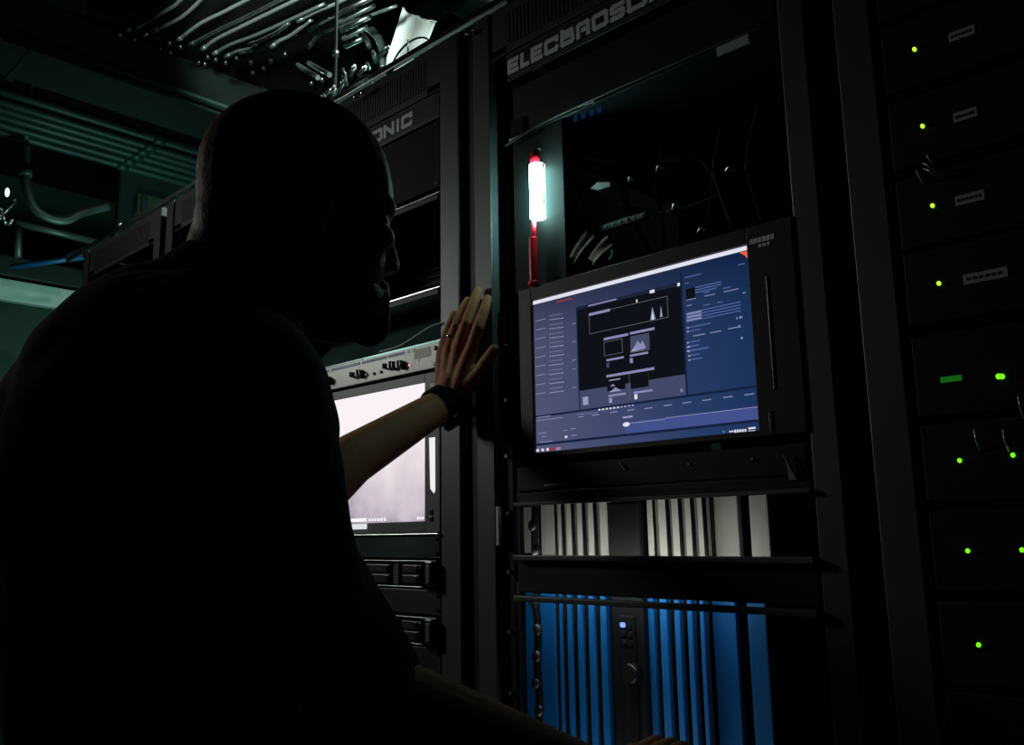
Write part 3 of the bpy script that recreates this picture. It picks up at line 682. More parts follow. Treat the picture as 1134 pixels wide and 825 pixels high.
# control box in the middle
a, b = W(675, 650, .088).x, W(711, 650, .088).x
t = thing('control_box', ((a+b)/2, .15, A-.46), 'tall black control box with small buttons and one blue light between the blue modules', 'control box')
MB().box(a, b, .088, .30, A-.46, A+.042, .003).build('case', innerm, t)
YC = .084
c = W(690, 692, YC); MB().box(c.x-.009, c.x+.020, YC, YC+.006, A-.46, c.z+.014, .002).build('face_plate', blackm, t)
MB().box(c.x-.0042, c.x+.0042, YC-.003, YC+.001, c.z-.0035, c.z+.0035, .0015).build('blue_light', emi('blue_indicator', (120, 150, 255), 1.6), t)
for dx, dz in ((.012, 0), (0, -.0125), (.012, -.0125), (0.0, -.025), (.012, -.025)):
    MB().cyl((c.x+dx, YC+.001, c.z+dz), (c.x+dx, YC-.0025, c.z+dz), .004, 12).build('button', blackp, t)
c = W(701, 745, YC); MB().cyl((c.x, YC+.001, c.z), (c.x, YC-.012, c.z), .015, 24, .013).build('dial', blackp, t)
# small frame glimpse at right under monitor (handle)
t = thing('bracket', W(875, 520, .0), 'small pale triangular bracket at the lower right corner of the blue monitor', 'bracket')
a = W(868, 503, -.004); b = W(884, 531, -.004); m = MB(); m.prism([(a.x, .0, a.z), (a.x+.004, .0, b.z), (b.x, .0, b.z)], (0, -.003, 0)); m.build('plate', steeld, t)
m = MB(); m.tube([(a.x, -.006, a.z), (b.x, -.006, b.z)], .001, 6); m.build('brace', blackp, t)

# keyboard drawer under the right hand
t = thing('keyboard_shelf', (-.70, -.1, A-.30), 'black pull-out shelf under the man\'s right hand', 'shelf')
KZ = A-.308
MB().box(-.95, -.478, -.22, .02, KZ-.018, KZ, .003).build('tray', blackm, t)
m = MB(); m.box(-.95, -.478, -.224, -.218, KZ-.022, KZ+.006, .002); m.build('front_edge', blackm, t)
t = thing('keyboard', (-.70, -.12, KZ), 'black keyboard lying on the pull-out shelf', 'keyboard')
MB().box(-.86, -.50, -.205, -.055, KZ+.0003, KZ+.012, .003).build('case', blackp, t)
m = MB()
for i in range(18):
    for j in range(6): m.box(-.852+i*.0192, -.852+i*.0192+.016, -.197+j*.023, -.197+j*.023+.019, KZ+.012, KZ+.017, .0015)
m.build('keys', dbezel, t)

# ------------------------------------------------------------------ right rack modules
RX0, RX1 = -.348, .135
gled = emi('green_led', (190, 255, 60), 1.3); gled2 = emi('bright_green_led', (120, 255, 30), 1.2)
gl = emi('green_display', (18, 90, 20), 1.0)
zl = [.539, .444, .349, .260, .156, .066, -.027, -.121]
nn = ['topmost', 'second from the top', 'third from the top', 'fourth from the top', 'with the dim green display', 'sixth from the top', 'third from the bottom', 'lowest']
leds = [[(1013, 55)], [(1022, 140)], [(1033, 228)], [(1040, 314)], [(1106, 417), (1110, 417)], [(1063, 510), (1122, 504)], [(1072, 610), (1132, 609)], [(1084, 714)]]
labs = [((1050, 37), (1080, 37)), ((1055, 123), (1083, 132)), ((1057, 216), (1091, 222)), ((1066, 304), (1117, 311)), None, None, None, None]
for i, z in enumerate(zl):
    zc = A+z
    h0, h1 = zc-.0435, zc+.0435
    if i == 4: h0, h1 = zc-.042, zc+.052
    t = thing('rack_module', ((RX0+RX1)/2, .2, h0), 'black module in the right rack, '+nn[i]+(', with two green lights' if i in (5, 6) else ', with a paired green light' if i == 4 else ', with one green light'), 'module', 'black modules with green lights')
    MB().box(RX0, RX1, .012, .4, h0+.001, h1-.001, .002).build('case', innerm, t)
    MB().box(RX0, RX1, .004, .012, h0+.002, h1-.002, .002).build('front_face', blackm, t)
    for (px, py) in leds[i]:
        c = W(px, py, .003); R_ = .0022 if i != 4 else .0026
        m = MB(); m.ell((c.x, .002, c.z), (R_, .0035, R_*1.15), seg=12, rings=8); m.build('indicator_light', gled if i < 4 else gled2, t)
    if i == 4:
        a = W(1042, 424, .003); b = W(1064, 411, .003); MB().box(a.x, b.x, .002, .005, a.z, b.z-.004).build('display', gl, t)
    if labs[i]:
        a, b = W(*labs[i][0], .003), W(*labs[i][1], .003)
        MB().box(a.x, b.x, .0025, .0045, zc-.006, zc+.005).build('paper_label', labelm, t)
        q = MB()
        for k in range(6): xx = a.x+(b.x-a.x)*(k+.5)/7; q.box(xx, xx+(b.x-a.x)*.09, .0021, .0026, zc-.002, zc+.001)
        q.build('printed_text', panelm, t)
    m = MB(); m.tube([(RX1-.04, .004, h0+.02), (RX1-.04, -.02, h0+.02), (RX1-.04, -.02, h1-.02), (RX1-.04, .004, h1-.02)], .004, 8); m.build('handle', blackp, t)
tag(MB().box(RX0, RX1, .004, .3, A+.59, A+.80, .002).build('blank_panel', blackm), 'black blank panel at the top of the right rack', 'panel')
a = W(1079, 26, .002); b = W(1121, 4, .002)
tag(MB().box(a.x, b.x, .0008, .0038, A+.5935, A+.606).build('paper_label', labelm), 'pale paper label stuck at the top right of the right rack', 'label')
tag(MB().box(RX0, RX1, .004, .3, A-.60, A-.17, .002).build('blank_panel', blackm), 'black blank panel at the bottom of the right rack', 'panel')
fib = mat('clear_blue_fibre', (.5, .6, .75), .2, .3)
for k, (a, b, l) in enumerate((((1015, 189), (1022, 203), 'leftmost short one'), ((1022, 181), (1038, 192), 'upper slanting one'), ((1023, 187), (1041, 198), 'lower slanting one'), ((1026, 172), (1034, 184), 'topmost faint one'))):
    tag(MB().tube(smooth_pts([W(*a, -.01), (W(*a, -.01)+W(*b, -.016))/2+Vector((0, -.004, .002)), W(*b, .003)]), .0009, 6).build('fibre_cable', fib), 'thin glinting fibre near the green lights, '+l, 'cable', 'thin fibres on the right rack')
for k, (px, py, l) in enumerate(((1080, 486, 'left of the two'), (1112, 487, 'right of the two'), (1129, 450, 'highest, at the picture edge'))):
    p = W(px, py, -.004); tag(MB().tube([p+Vector((0, 0, .010)), p+Vector((.001, -.002, 0)), p+Vector((.001, .007, -.012))], .0011, 6).build('cable_tip', fib), 'tiny pale wire between green lights on the right rack, '+l, 'cable', 'tiny pale wires on the right rack')

# ------------------------------------------------------------------ overhead: cable ladder on the racks
YL = .10
def ladder():
    c = W(510, 25, YL); z = c.z
    t = thing('cable_ladder', (-1.6, YL+.1, z), 'steel cable ladder running along above the racks', 'cable ladder')
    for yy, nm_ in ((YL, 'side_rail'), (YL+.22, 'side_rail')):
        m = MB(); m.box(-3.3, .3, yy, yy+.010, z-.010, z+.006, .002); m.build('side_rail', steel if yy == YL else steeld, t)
    for i in range(22):
        x = -3.2+i*.155; m = MB(); m.cyl((x, YL+.005, z-.006), (x, YL+.225, z-.006), .004, 8); m.build('rung', steeld, t)
    for i in range(9):
        x = -2.90+i*.37; m = MB(); m.box(x-.008, x+.008, YL+.004, YL+.016, ZT, z-.008); m.build('support', blackm, t)
    return z
zlad = ladder()
# cables lying on ladder
cc = [steeld, rubber, bluew, steel, rubber, greenm]
cn = ['grey', 'black', 'blue', 'shiny', 'second black', 'green']
for i in range(6):
    y = YL+.03+i*.03; P = [(-3.2+k*.3, y+.006*math.sin(k*1.7+i), zlad+.005+.004*math.sin(k*2.3+i)+.006) for k in range(12)]
    tag(MB().tube(smooth_pts(P, 4), .006, 8).build('overhead_cable', cc[i]), f'{cn[i]} cable lying along the cable ladder above the racks', 'cable', 'cables on the ladder')
# hoops and clutter where ladder crosses behind the head
for i, (px, py, r, l) in enumerate(((455, 62, .045, 'in front of the pale sheet'), (400, 92, .03, 'left of the pale sheet'))):
    c = W(px, py, YL+.02); P = [(c.x+r*math.cos(a)*1.5, YL+.02, zlad+r*math.sin(a)*1.0) for a in [math.pi*k/14 for k in range(15)]]
    tag(MB().tube(P, .0022, 8).build('cable_hoop', blackp), 'thin black wire hoop on the ladder '+l, 'hoop', 'wire hoops on the ladder')
    if i == 0:
        tag(MB().tube([(c.x, YL+.012, zlad-.0), (c.x, YL+.012, zlad+r)], .0018, 6).build('hoop_stay', blackp), 'thin black upright inside the wire hoop before the pale sheet', 'rod')
for i in range(10):
    px = 352+i*8+random.uniform(-2, 2); py = 111-i*5.9+random.uniform(-5, 5)
    p = W(px, py, YL-.03+random.random()*.1); d = Vector((random.uniform(.3, 1), random.uniform(-.5, .5), random.uniform(-.3, .5))).normalized()*.017
    k = 'left' if i < 5 else 'middle' if i < 10 else 'right'
    m = MB(); m.cyl(p-d, p+d, .0055, 10); m.cyl(p+d, p+d*1.5, .0035, 8)
    tag(m.build('conduit_fitting', steel if i % 3 else steeld), 'small shiny conduit fitting in the cluster on the cable ladder above the head', 'fitting', 'conduit fittings on the cable ladder')
for px, py, l in ((393, 108, 'lower'), (401, 103, 'upper')):
    p = W(px-2, py+1.5, -.01); q = W(px+4, py-2.5, -.01)
    tag(MB().tube([p, q], .0048, 12).build('bright_fitting', chrome), 'brightest short metal fitting above the rack top by the head, the '+l+' of the pair', 'fitting')
p = W(516, 38, -.01); q = W(520, 36, -.01); tag(MB().tube([p, q], .0042, 12).build('bright_fitting', chrome), 'single bright metal fitting between the two nearest rack tops', 'fitting')

# pale sheet behind the ladder
def sheet():
    y = .80
    poly = [(447, 8), (456, 18), (462, 22), (470, 23), (483, 22), (478, 36), (474, 46), (466, 58), (448, 74), (431, 87), (428, 76), (429, 66), (437, 40)]
    lo = [W(a, b, y) for a, b in poly]
    m = MB(); bm2 = m.bm
    # vertical strips draped with folds
    L0, L1 = [(447, 8), (437, 40), (429, 64), (428, 78), (431, 88)], [(484, 22), (478, 37), (473, 48), (463, 62), (440, 84)]
    prev = None; n = 24
    def pl(Q, t):
        s = t*(len(Q)-1); i = min(int(s), len(Q)-2); f = s-i; return Q[i][0]+(Q[i+1][0]-Q[i][0])*f, Q[i][1]+(Q[i+1][1]-Q[i][1])*f
    for i in range(n+1):
        a, b = pl(L0, i/n), pl(L1, i/n); row = []
        for j in range(17):
            u = j/16; px, py = a[0]+(b[0]-a[0])*u, a[1]+(b[1]-a[1])*u
            if i == 0: py += 7*math.sin(u*math.pi)+1.5*math.sin(u*14)
            row.append(bm2.verts.new(W(px, py, y+.007*math.sin(u*7+.4)+.003*math.sin(i*.4))))
        if prev:
            for j in range(16): m._f([prev[j], prev[j+1], row[j+1], row[j]], True)
        prev = row
    o = m.build('plastic_sheet', sheetm); s = o.modifiers.new('s', 'SOLIDIFY'); s.thickness = .004
    tag(o, 'pale white plastic sheet hanging behind the cable ladder above the racks', 'plastic sheet')
sheet()
# dark-green drum/duct at top above the sheet
m = MB(); a = W(470, -28, .7); b = W(545, -40, .7)
tag(m.tube([W(508, -10, .85), W(508, -10, .85)+Vector((0, 1.6, 0))], .075, 28).build('ventilation_duct', mat('green_duct', (.0008, .006, .003), .35, 0, spec=.2)), 'round dark green duct end above the racks, top edge of the picture', 'duct')
a = W(456, 14, 1.15); b = W(486, 20, 1.15)
tag(MB().box(a.x, b.x, 1.15, 1.27, a.z, 3.5, .01).build('junction_box', ductm), 'dark teal box above the pale sheet', 'electrical box')

# threaded rod hanging from ceiling
p = W(371, 106, YL+.06)
t = thing('hanger_rod', p, 'thin vertical steel hanger rod above the man\'s head', 'rod')
MB().cyl(p, (p.x, p.y, 3.5), .0042, 10).build('rod', steeld, t)
m = MB(); q = W(371, 60, YL+.06); m.cyl((p.x, p.y, q.z-.006), (p.x, p.y, q.z+.006), .009, 6); m.build('nut', steel, t)
m = MB(); m.cyl((p.x, p.y, p.z-.008), (p.x, p.y, p.z+.004), .012, 6); m.build('clamp', bluew, t)

# overhead conduits : fan of bent pipes, upper left
ZC = 3.05
fan = [((152, 30), (180, 14), (196, 4), (212, -14)), ((171, 34), (196, 22), (212, 10), (236, -14)), ((198, 44), (222, 26), (250, 12), (300, -14)), ((212, 49), (240, 34), (270, 20), (330, -10)),
       ((225, 54), (240, 43), (262, 32), (340, -6)), ((238, 59), (256, 49), (290, 36), (360, 4)), ((252, 62), (262, 57), (275, 54), (284, 50)), ((278, 49), (292, 43), (306, 36), (320, 26)), ((302, 51), (310, 45), (322, 39), (345, 22)),
       ((343, 51), (352, 39), (362, 34), (440, 6)), ((344, 32), (356, 25), (370, 18), (420, -6)), ((332, 22), (352, 12), (372, 4), (400, -10)), ((268, 58), (290, 54), (305, 46), (330, 38))]
for i, q in enumerate(fan):
    P = smooth_pts([WZ(a, b, ZC-.02*(i % 3)) for a, b in q])
    t = thing('conduit', P[0], f'bent steel conduit in the fan under the ceiling, {["first","second","third","fourth","fifth","sixth","seventh","eighth","ninth","tenth","eleventh","twelfth","last"][i]} counted from the left', 'conduit', 'fanned conduits under the ceiling')
    MB().tube(P, .0064, 12).build('pipe', conduitm if i not in (5, 6, 12) else steeld, t)
    d = (P[1]-P[0]).normalized(); MB().tube([P[0]-d*.012, P[0]+d*.02], .0085, 12).build('coupling', steeld, t)
# conduit ends beside the fan
P4 = [WZ(84, 60, ZC+.055), WZ(352, 130, ZC+.055), WZ(392, 88, ZC+.055), WZ(398, -10, ZC+.055), WZ(400, -150, ZC+.055), WZ(150, -200, ZC+.055)]
tag(MB().prism(P4, (0, 0, .02)).build('added_dark_plate', ceilm), 'large black plate added above the fan of conduits', 'plate')  # plate added to carry the stubs and darken the ceiling here
dots = [(143, 34), (132, 41), (149, 46), (161, 40), (188, 50), (177, 56), (188, 60), (200, 54), (230, 65), (220, 71), (227, 73), (239, 68), (250, 71), (262, 66), (278, 72), (292, 77), (280, 82), (300, 70), (345, 94), (357, 90), (316, 62)]
for i, (a, b) in enumerate(dots):
    p = WZ(a, b, ZC+.040); m = MB(); m.tube([p, p+Vector((0, 0, .022))], .009, 12, .009)
    t = tag(m.build('conduit_stub', steel if i < 14 or i > 17 else steeld), 'small round conduit end hanging beside the fan of ceiling pipes', 'conduit end', 'conduit ends under the ceiling')
# arcs of conduit right of rod
for i, (q, l) in enumerate((([(360, 42), (378, 32), (400, 27), (418, 40), (424, 58), (425, 76)], 'outer'), ([(364, 48), (384, 39), (398, 38), (406, 44), (409, 52)], 'inner'))):
    P = smooth_pts([W(a, b, .9) for a, b in q]); tag(MB().tube(P, .016 if i == 0 else .010, 12).build('curved_conduit', steeld), f'curved conduit arching beside the hanger rod, the {l} arc', 'conduit')
for i in range(5):
    p0, p1 = WZ(374+i*2, 16+i*9, 2.95), WZ(418-i*4, -6+i*12, 2.95)
    tag(MB().tube([p0, p0.lerp(p1, .5), p1], .009, 10).build('straight_conduit', steel if i % 2 == 0 else steeld), f'straight conduit right of the hanger rod, {["first","second","third","fourth","fifth"][i]} from the top', 'conduit', 'straight conduits right of the rod')
for i, (a, b) in enumerate((((330, 72), (352, 86)), ((342, 70), (365, 83)))):
    tag(MB().tube([W(*a, .5), W(*b, .4)], .008, 10).build('short_conduit', steel), 'short slanting conduit just above the man\'s head, '+['lower', 'upper'][i]+' one', 'conduit')

# bundle of parallel pipes running in y, far left
ZP = 2.9
ys = [99, 111, 119, 127, 136, 144.5]
for i, yy in enumerate(ys):
    x = WZ(0, yy, ZP).x
    P = [(x, -1.2, ZP), (x, .2, ZP), (x, 1.6, ZP), (x, 3.2, ZP)]
    t = thing('ceiling_pipe', (x, -1.2, ZP), f'long straight pipe in the parallel bundle at the left, {["first","second","third","fourth","fifth","lowest"][i]} from the top', 'pipe', 'parallel pipes at the left')
    MB().tube(P, .022, 14).build('pipe', pipem, t)
    for k in (0, 1, 2): MB().tube([(x, .5+k*.9, ZP), (x, .55+k*.9, ZP)], .027, 14).build('coupling', pipem, t)
# duct between
xa, xb = WZ(107, 77, ZP).x, WZ(0, 95, ZP).x
t = thing('air_duct', ((xa+xb)/2, 1, ZP), 'wide flat dark duct above the parallel pipes at the left', 'duct')
MB().box(xb+.04, xa-.05, -1.5, 3.2, ZP+.02, ZP+.35, .01).build('duct_body', ductm, t)
for k in range(5): MB().box(xb+.03, xa-.04, -1.0+k*.9, -.97+k*.9, ZP+.015, ZP+.36).build('flange', ductm, t)
for k, dx in enumerate((0, .06)):
    tag(MB().tube([(xa+dx, -.2, ZP), (xa+dx, 1.2, ZP), (xa+dx, 3.2, ZP)], .012, 12).build('ceiling_pipe', pipem), ['thin pipe along the near side of the wide duct', 'second thin pipe nearest the fan of conduits'][k], 'pipe')

# far left background
XB = -5.2
def wx(px, py, x=XB): return WX(px, py, x)
a, b = wx(0, 307), wx(0, 331)
struct(MB().box(XB-.12, XB, -1.5, 3.8, b.z, a.z, .01), 'trim_1', beamm)
struct(MB().box(XB-.10, XB-.02, -1.5, 3.8, a.z+.02, a.z+.14, .01), 'trim_2', ductm)
struct(MB().box(XB-.3, XB-.05, -3.2, 4, 0, b.z), 'wall_left', wallm)
x0, x1 = WX(130, 240, -4.9), WX(200, 240, -4.9)
tag(MB().box(-4.95, -4.9, x0.y, x1.y+.4, WX(130, 276, -4.9).z, WX(130, 176, -4.9).z, .01).build('wall_cabinet', ductm), 'tall dark teal cabinet on the far wall behind the racks', 'cabinet')
t = thing('electrical_box', WX(170, 228, -4.85), 'small khaki box with a dark slot on the far teal cabinet', 'electrical box')
a, b = WX(153, 217, -4.85), WX(186, 237, -4.85); MB().box(-4.91, -4.85, a.y, b.y, WX(153, 236, -4.85).z, WX(186, 221, -4.85).z, .008).build('case', mat('khaki_box', (.05, .065, .035), .6), t)
c = WX(160, 226, -4.84); MB().box(-4.85, -4.84, c.y-.02, c.y+.02, c.z-.05, c.z+.05, .004).build('slot', blackp, t)
droopm = mat('dull_conduit', (.07, .095, .088), .45, .5, var=.3)
# drooping conduit
P = smooth_pts([WX(a, b, -3.9) for a, b in ((28, 160), (28, 185), (29, 205), (37, 228), (52, 240), (72, 244), (90, 236), (120, 228))])
t = thing('drooping_conduit', P[0], 'grey conduit drooping in a U at the far left', 'conduit')
MB().tube(P, .020, 12).build('pipe', droopm, t); MB().tube([P[6], P[9]], .027, 12).build('coupling', droopm, t)
tag(MB().tube([P[0], (P[0].x, P[0].y, 3.5)], .013, 10).build('drop_rod', droopm), 'thin dark rod dropping from the ceiling to the drooping conduit', 'rod')
P2 = [WX(17, 246, -4.4), WX(115, 270, -4.4)]; tag(MB().tube(P2, .018, 12).build('level_pipe', droopm), 'thin teal pipe crossing below the drooping conduit', 'pipe')
tag(MB().tube([WX(20, 250, -4.4), WX(20, 285, -4.4)], .016, 10).build('drop_pipe', droopm), 'short vertical pipe at the left above the pale beam', 'pipe')
P2 = [WX(12, 296, -4.7), WX(98, 284, -4.5)]; tag(MB().tube(P2, .014, 10).build('level_cable', bluew), 'blue cable crossing above the pale beam', 'cable')
P2 = smooth_pts([WX(75, 285, -4.0), WX(95, 276, -3.9), WX(115, 270, -3.8), WX(130, 262, -3.7)]); tag(MB().tube(P2, .012, 10).build('level_cable', bluew), 'blue cable rising toward the far rack tops', 'cable')
lampm = emi('distant_lamp', (230, 245, 240), 1.6)
m = MB(); p = WX(8, 213, -4.3); m.ell(p, (.008, .010, .022), seg=12, rings=8); tag(m.build('distant_light', lampm), 'tiny bright light at the left edge of the picture', 'light')
for px, py, l in ((5, 236, 'left'), (133, 262, 'right')):
    p = WX(px, py, -3.6); m = MB(); 
    for k in range(6):
        q = p+Vector((0, random.uniform(-.03, .03), random.uniform(-.05, .05))); m.tube([q, q+Vector((.02, random.uniform(-.02, .02), .02))], .007, 8)
    m.cyl(p-Vector((0, .03, .05)), p+Vector((.02, .03, .05)), .006, 8)
    tag(m.build('fitting_cluster', steel), 'small cluster of shiny fittings at the '+('left edge' if l == 'left' else 'far rack top'), 'fitting')
P2 = [WX(100, 240, -4.1), WX(112, 262, -4.1), WX(122, 240, -4.1)]
# guard rail on the far rack tops
t = thing('guard_rail', W(200, 215, .05), 'thin teal rail standing on the far rack top beside the head', 'rail')
zr = ZT; za = W(188, 222, .05).z
MB().tube([(W(186, 222, .05).x, .05, za+.0), (W(216, 202, .05).x+.4, .05, za)], .005, 8).build('top_bar', steel, t)
for k in range(6):
    x = W(190, 222, .05).x+k*.12; MB().tube([(x, .05, ZT), (x, .05, za)], .004, 8).build('upright', steeld, t)

# ------------------------------------------------------------------ the man
HC = D(325, 215, .85)
Fh = Vector((Fv.x, Fv.y, 0)).normalized(); Rh = Vector((Rv.x, Rv.y, 0)).normalized()
an = math.radians(30)
fw = (Rh*math.cos(an)+Fh*math.sin(an)).normalized(); lf = Vector((0, 0, 1)).cross(fw).normalized(); upv = Vector((0, 0, 1))
HR = Matrix((fw, lf, upv)).transposed()
def hp(x, y, z): return HC+fw*x+lf*y+upv*z
def headblobs(m):
    def e(x, y, z, a, b, c): m.ell(hp(x, y, z), (a, b, c), HR, 28, 18)
    e(.003, 0, .016, .093, .077, .083); e(-.010, 0, .0, .080, .073, .075); m.cap(hp(-.030, 0, -.03), .060, D(288, 300, .85), .062, 28)
    e(.047, 0, .004, .050, .062, .064); e(.078, 0, -.010, .020, .050, .014)
    e(.045, 0, -.06, .045, .055, .06); e(.042, 0, -.10, .044, .048, .036); e(.077, 0, -.120, .019, .022, .020)
    m.cap(hp(.090, 0, -.020), .008, hp(.101, 0, -.058), .0095)
    for s in (-1, 1):
        m.ell(hp(.094, s*.012, -.062), (.010, .008, .007), HR); e(.066, s*.038, -.045, .022, .020, .016)
        e(.072, s*.031, -.028, .014, .015, .010)
        m.ell(hp(-.004, s*.078, -.028), (.017, .007, .031), HR@Euler((0, math.radians(-12), 0)).to_matrix())
        m.ell(hp(-.0, s*.076, -.055), (.009, .007, .012), HR); e(.02, s*.046, -.095, .03, .014, .025)
    e(.086, 0, -.084, .010, .022, .006); e(.084, 0, -.097, .011, .020, .007)
def torso(m, k=0.0):
    """shared torso volumes; k inflates them for clothing"""
    def b(px, py, d, r): m.ell(D(px, py, d), (r+k,)*3, seg=24, rings=16)
    def c(a, r, q, r2): m.cap(D(*a), r+k, D(*q), r2+k, 22)
    b(195, 460, .80, .122); b(186, 418, .80, .108); b(135, 494, .80, .112); b(175, 440, .75, .11); b(160, 480, .73, .105); b(215, 440, .73, .105); b(160, 530, .78, .126); b(235, 480, .80, .115)
    c((270, 305, .83), .058, (215, 420, .80), .10)
    c((262, 415, .92), .065, (215, 430, .80), .10)          # far shoulder yoke
    c((252, 440, .68), .070, (210, 450, .78), .10)          # near shoulder yoke
    c((200, 470, .80), .12, (235, 740, .80), .125)
    c((235, 520, .84), .11, (285, 740, .79), .113)
    c((150, 560, .80), .12, (190, 900, .84), .13)
    c((270, 740, .80), .11, (215, 930, .85), .125)
HIP = D(200, 960, .86)
hipL = HIP+lf*.09; hipR = HIP-lf*.09
ftL = Vector((hipL.x, hipL.y, 0))+fw*.10; ftR = Vector((hipR.x, hipR.y, 0))-fw*.06
shR, elR, wrR = D(252, 440, .655), D(350, 752, .75), D(655, 866, .93)+Vector((0, 0, .006))
shL, elL = D(275, 420, .98), D(300, 590, 1.16)
wrist = W(493, 446, -.030); fore0 = D(388, 510, 1.29)
def legs(m, k):
    for h, f in ((hipL, ftL), (hipR, ftR)):
        kn = Vector(((h.x+f.x)/2, (h.y+f.y)/2, .50))+fw*.03
        m.chain([(h, .092+k), (kn, .058+k), (Vector((f.x, f.y, .10))-fw*.02, .042+k*1.3)], 20)
def body():
    m = MB(); headblobs(m)
    m.cap(D(290, 262, .85), .064, D(272, 318, .83), .062, 24); m.ell(D(262, 330, .83), (.075, .075, .05))
    torso(m, -.012)
    m.chain([(shR, .056), (elR, .046), (wrR, .029)], 20)
    m.chain([(shL, .055), (elL, .046), (fore0, .038), (wrist, .0265)], 20)
    legs(m, -.008)
    for f in (ftL, ftR): m.cap(Vector((f.x, f.y, .06))-fw*.03, .035, Vector((f.x, f.y, .05))+fw*.12, .028)
    # ---- left hand on the rack post
    yh = -.016
    def h(px, py, y=yh): return W(px, py, y)
    K = [((489.5, 392), (494.5, 372), (499.5, 358), (503, 347.5), .0085), ((498, 386), (505.5, 361), (512, 344), (518, 333), .0094), ((509, 383), (517, 357), (524.5, 336), (529.5, 322), .0098), ((521.5, 388), (530, 362), (536.5, 343), (540, 331), .0096)]
    for i, (a, b, c_, d, r) in enumerate(K):
        A_, B_, C_, D_ = h(*a, -.020), h(*b, -.027), h(*c_, -.018), h(*d, -.010)
        m.chain([(A_, r*1.18), (B_, r*1.05), (C_, r*.95), (D_, r*.80)], 14)
        m.cap(h(490+i*5.5, 432, -.026), .0150, A_, r*1.28, 14)
    m.ell(h(503, 408, -.020), (.030, .012, .034)); m.ell(h(518, 415, -.016), (.019, .013, .027))
    m.cap(h(516, 428, -.018), .016, h(531, 413, -.014), .0135, 14); m.chain([(h(531, 413, -.014), .0130), (h(541, 397, -.012), .0112), (h(547.5, 386, -.010), .0085)], 14)
    m.cap(wrist, .0265, h(500, 424, -.024), .021)
    # ---- right hand on the keyboard
    hd = (Vector((.22, .97, 0))).normalized(); hs = Vector((hd.y, -hd.x, 0)); w = wrR
    pal_c = w+hd*.06+Vector((0, 0, .0))
    m.ell(w+hd*.055, (.03, .045, .016), Matrix((hs, hd, upv)).transposed())
    for i, (s, ln, r) in enumerate(((-.030, .072, .0092), (-.010, .080, .0096), (.010, .076, .0094), (.029, .060, .0084))):
        a = w+hd*.088+hs*s+Vector((0, 0, .004)); b = a+hd*ln*.45+Vector((0, 0, .008)); c_ = b+hd*ln*.3+Vector((0, 0, -.013)); d = c_+hd*ln*.15+Vector((0, 0, -.014))
        m.cap(w+hs*s*.5, .015, a, r*1.3, 14); m.chain([(a, r*1.15), (b, r), (c_, r*.9), (d, r*.78)], 14)
    m.chain([(w+hd*.02-hs*.02, .015), (w+hd*.05-hs*.042, .012), (w+hd*.08-hs*.05+Vector((0, 0, -.012)), .009)], 14)
    return m
def remesh(o, vox, it=6, fac=.5):
    r = o.modifiers.new('r', 'REMESH'); r.mode = 'VOXEL'; r.voxel_size = vox; r.use_smooth_shade = True
    s = o.modifiers.new('s', 'SMOOTH'); s.factor = fac; s.iterations = it
man = thing('man', (HIP.x, HIP.y, 0), 'bald bearded man in a black T-shirt leaning in, left hand against the rack post', 'person')
man.name = 'person'; ORI['person'] = ORI['man']
bo = body().build('body', skin, man); remesh(bo, .0026, 5)
# shirt
m = MB(); torso(m, .0)
m.cap(shR, .074, shR.lerp(elR, .55), .066, 22); m.cap(shR.lerp(elR, .55), .066, shR.lerp(elR, .9), .060, 22)
m.cap(shL, .070, shL.lerp(elL, .75), .062, 22)
m.ell(D(268, 296, .835), (.070, .070, .028)); m.cap(D(350, 725, .76), .075, D(430, 800, .79), .045); m.cap(D(270, 620, .76), .09, D(385, 760, .80), .068)
so = m.build('t_shirt', shirtm, man); remesh(so, .006, 25)
tx = bpy.data.textures.new('folds', 'CLOUDS'); tx.noise_scale = .12
dm = so.modifiers.new('d', 'DISPLACE'); dm.texture = tx; dm.strength = .018; dm.mid_level = .5
so['label'] = 'black T-shirt'
m = MB(); legs(m, .012); m.ell(HIP, (.15, .13, .11)); po = m.build('trousers', trousm, man); remesh(po, .008, 6)
for f in (ftL, ftR):
    m = MB(); m.cap(Vector((f.x, f.y, .05))-fw*.05, .046, Vector((f.x, f.y, .042))+fw*.14, .040); m.box(0, 0, 0, 0, 0, 0)
    q = m.build('shoe', shoem, man); remesh(q, .005, 5)
# beard
m = MB()
def e(x, y, z, a, b, c): m.ell(hp(x, y, z), (a, b, c), HR, 24, 16)
e(.046, 0, -.105, .045, .052, .037); e(.079, 0, -.119, .020, .026, .024); e(.085, 0, -.108, .012, .026, .010)
for s in (-1, 1): m.cap(hp(.005, s*.060, -.055), .014, hp(.03, s*.045, -.10), .020); m.cap(hp(.093, s*.004, -.081), .0050, hp(.084, s*.024, -.10), .007)
bd = m.build('beard', beardm, man); remesh(bd, .003, 3)
# watch
ax = (wrist-fore0).normalized(); wc = W(486, 451, -.038)
wc = wrist-ax*.010
def ringmesh(c, ax, r, w, th, seg=36, ex=1.0):
    m = MB(); a = ax.orthogonal().normalized(); b = ax.cross(a); rows = []
    for k in range(seg):
        dd = a*math.cos(2*math.pi*k/seg)+b*math.sin(2*math.pi*k/seg)*ex
        rows.append([m.bm.verts.new(c+dd*rr+ax*ww) for rr, ww in ((r, -w/2), (r+th, -w/2), (r+th, w/2), (r, w/2))])
    for k in range(seg):
        n = rows[(k+1) % seg]
        for j in range(4): m._f([rows[k][j], rows[k][(j+1) % 4], n[(j+1) % 4], n[j]], True)
    return m
wb = ringmesh(wc, ax, .0275, .034, .0055).build('watch_band', rubber, man)
side = (Rv*.75-Uv*.6); side = (side-ax*side.dot(ax)).normalized()
m = MB(); oth = ax.cross(side); cen = wc+side*.036
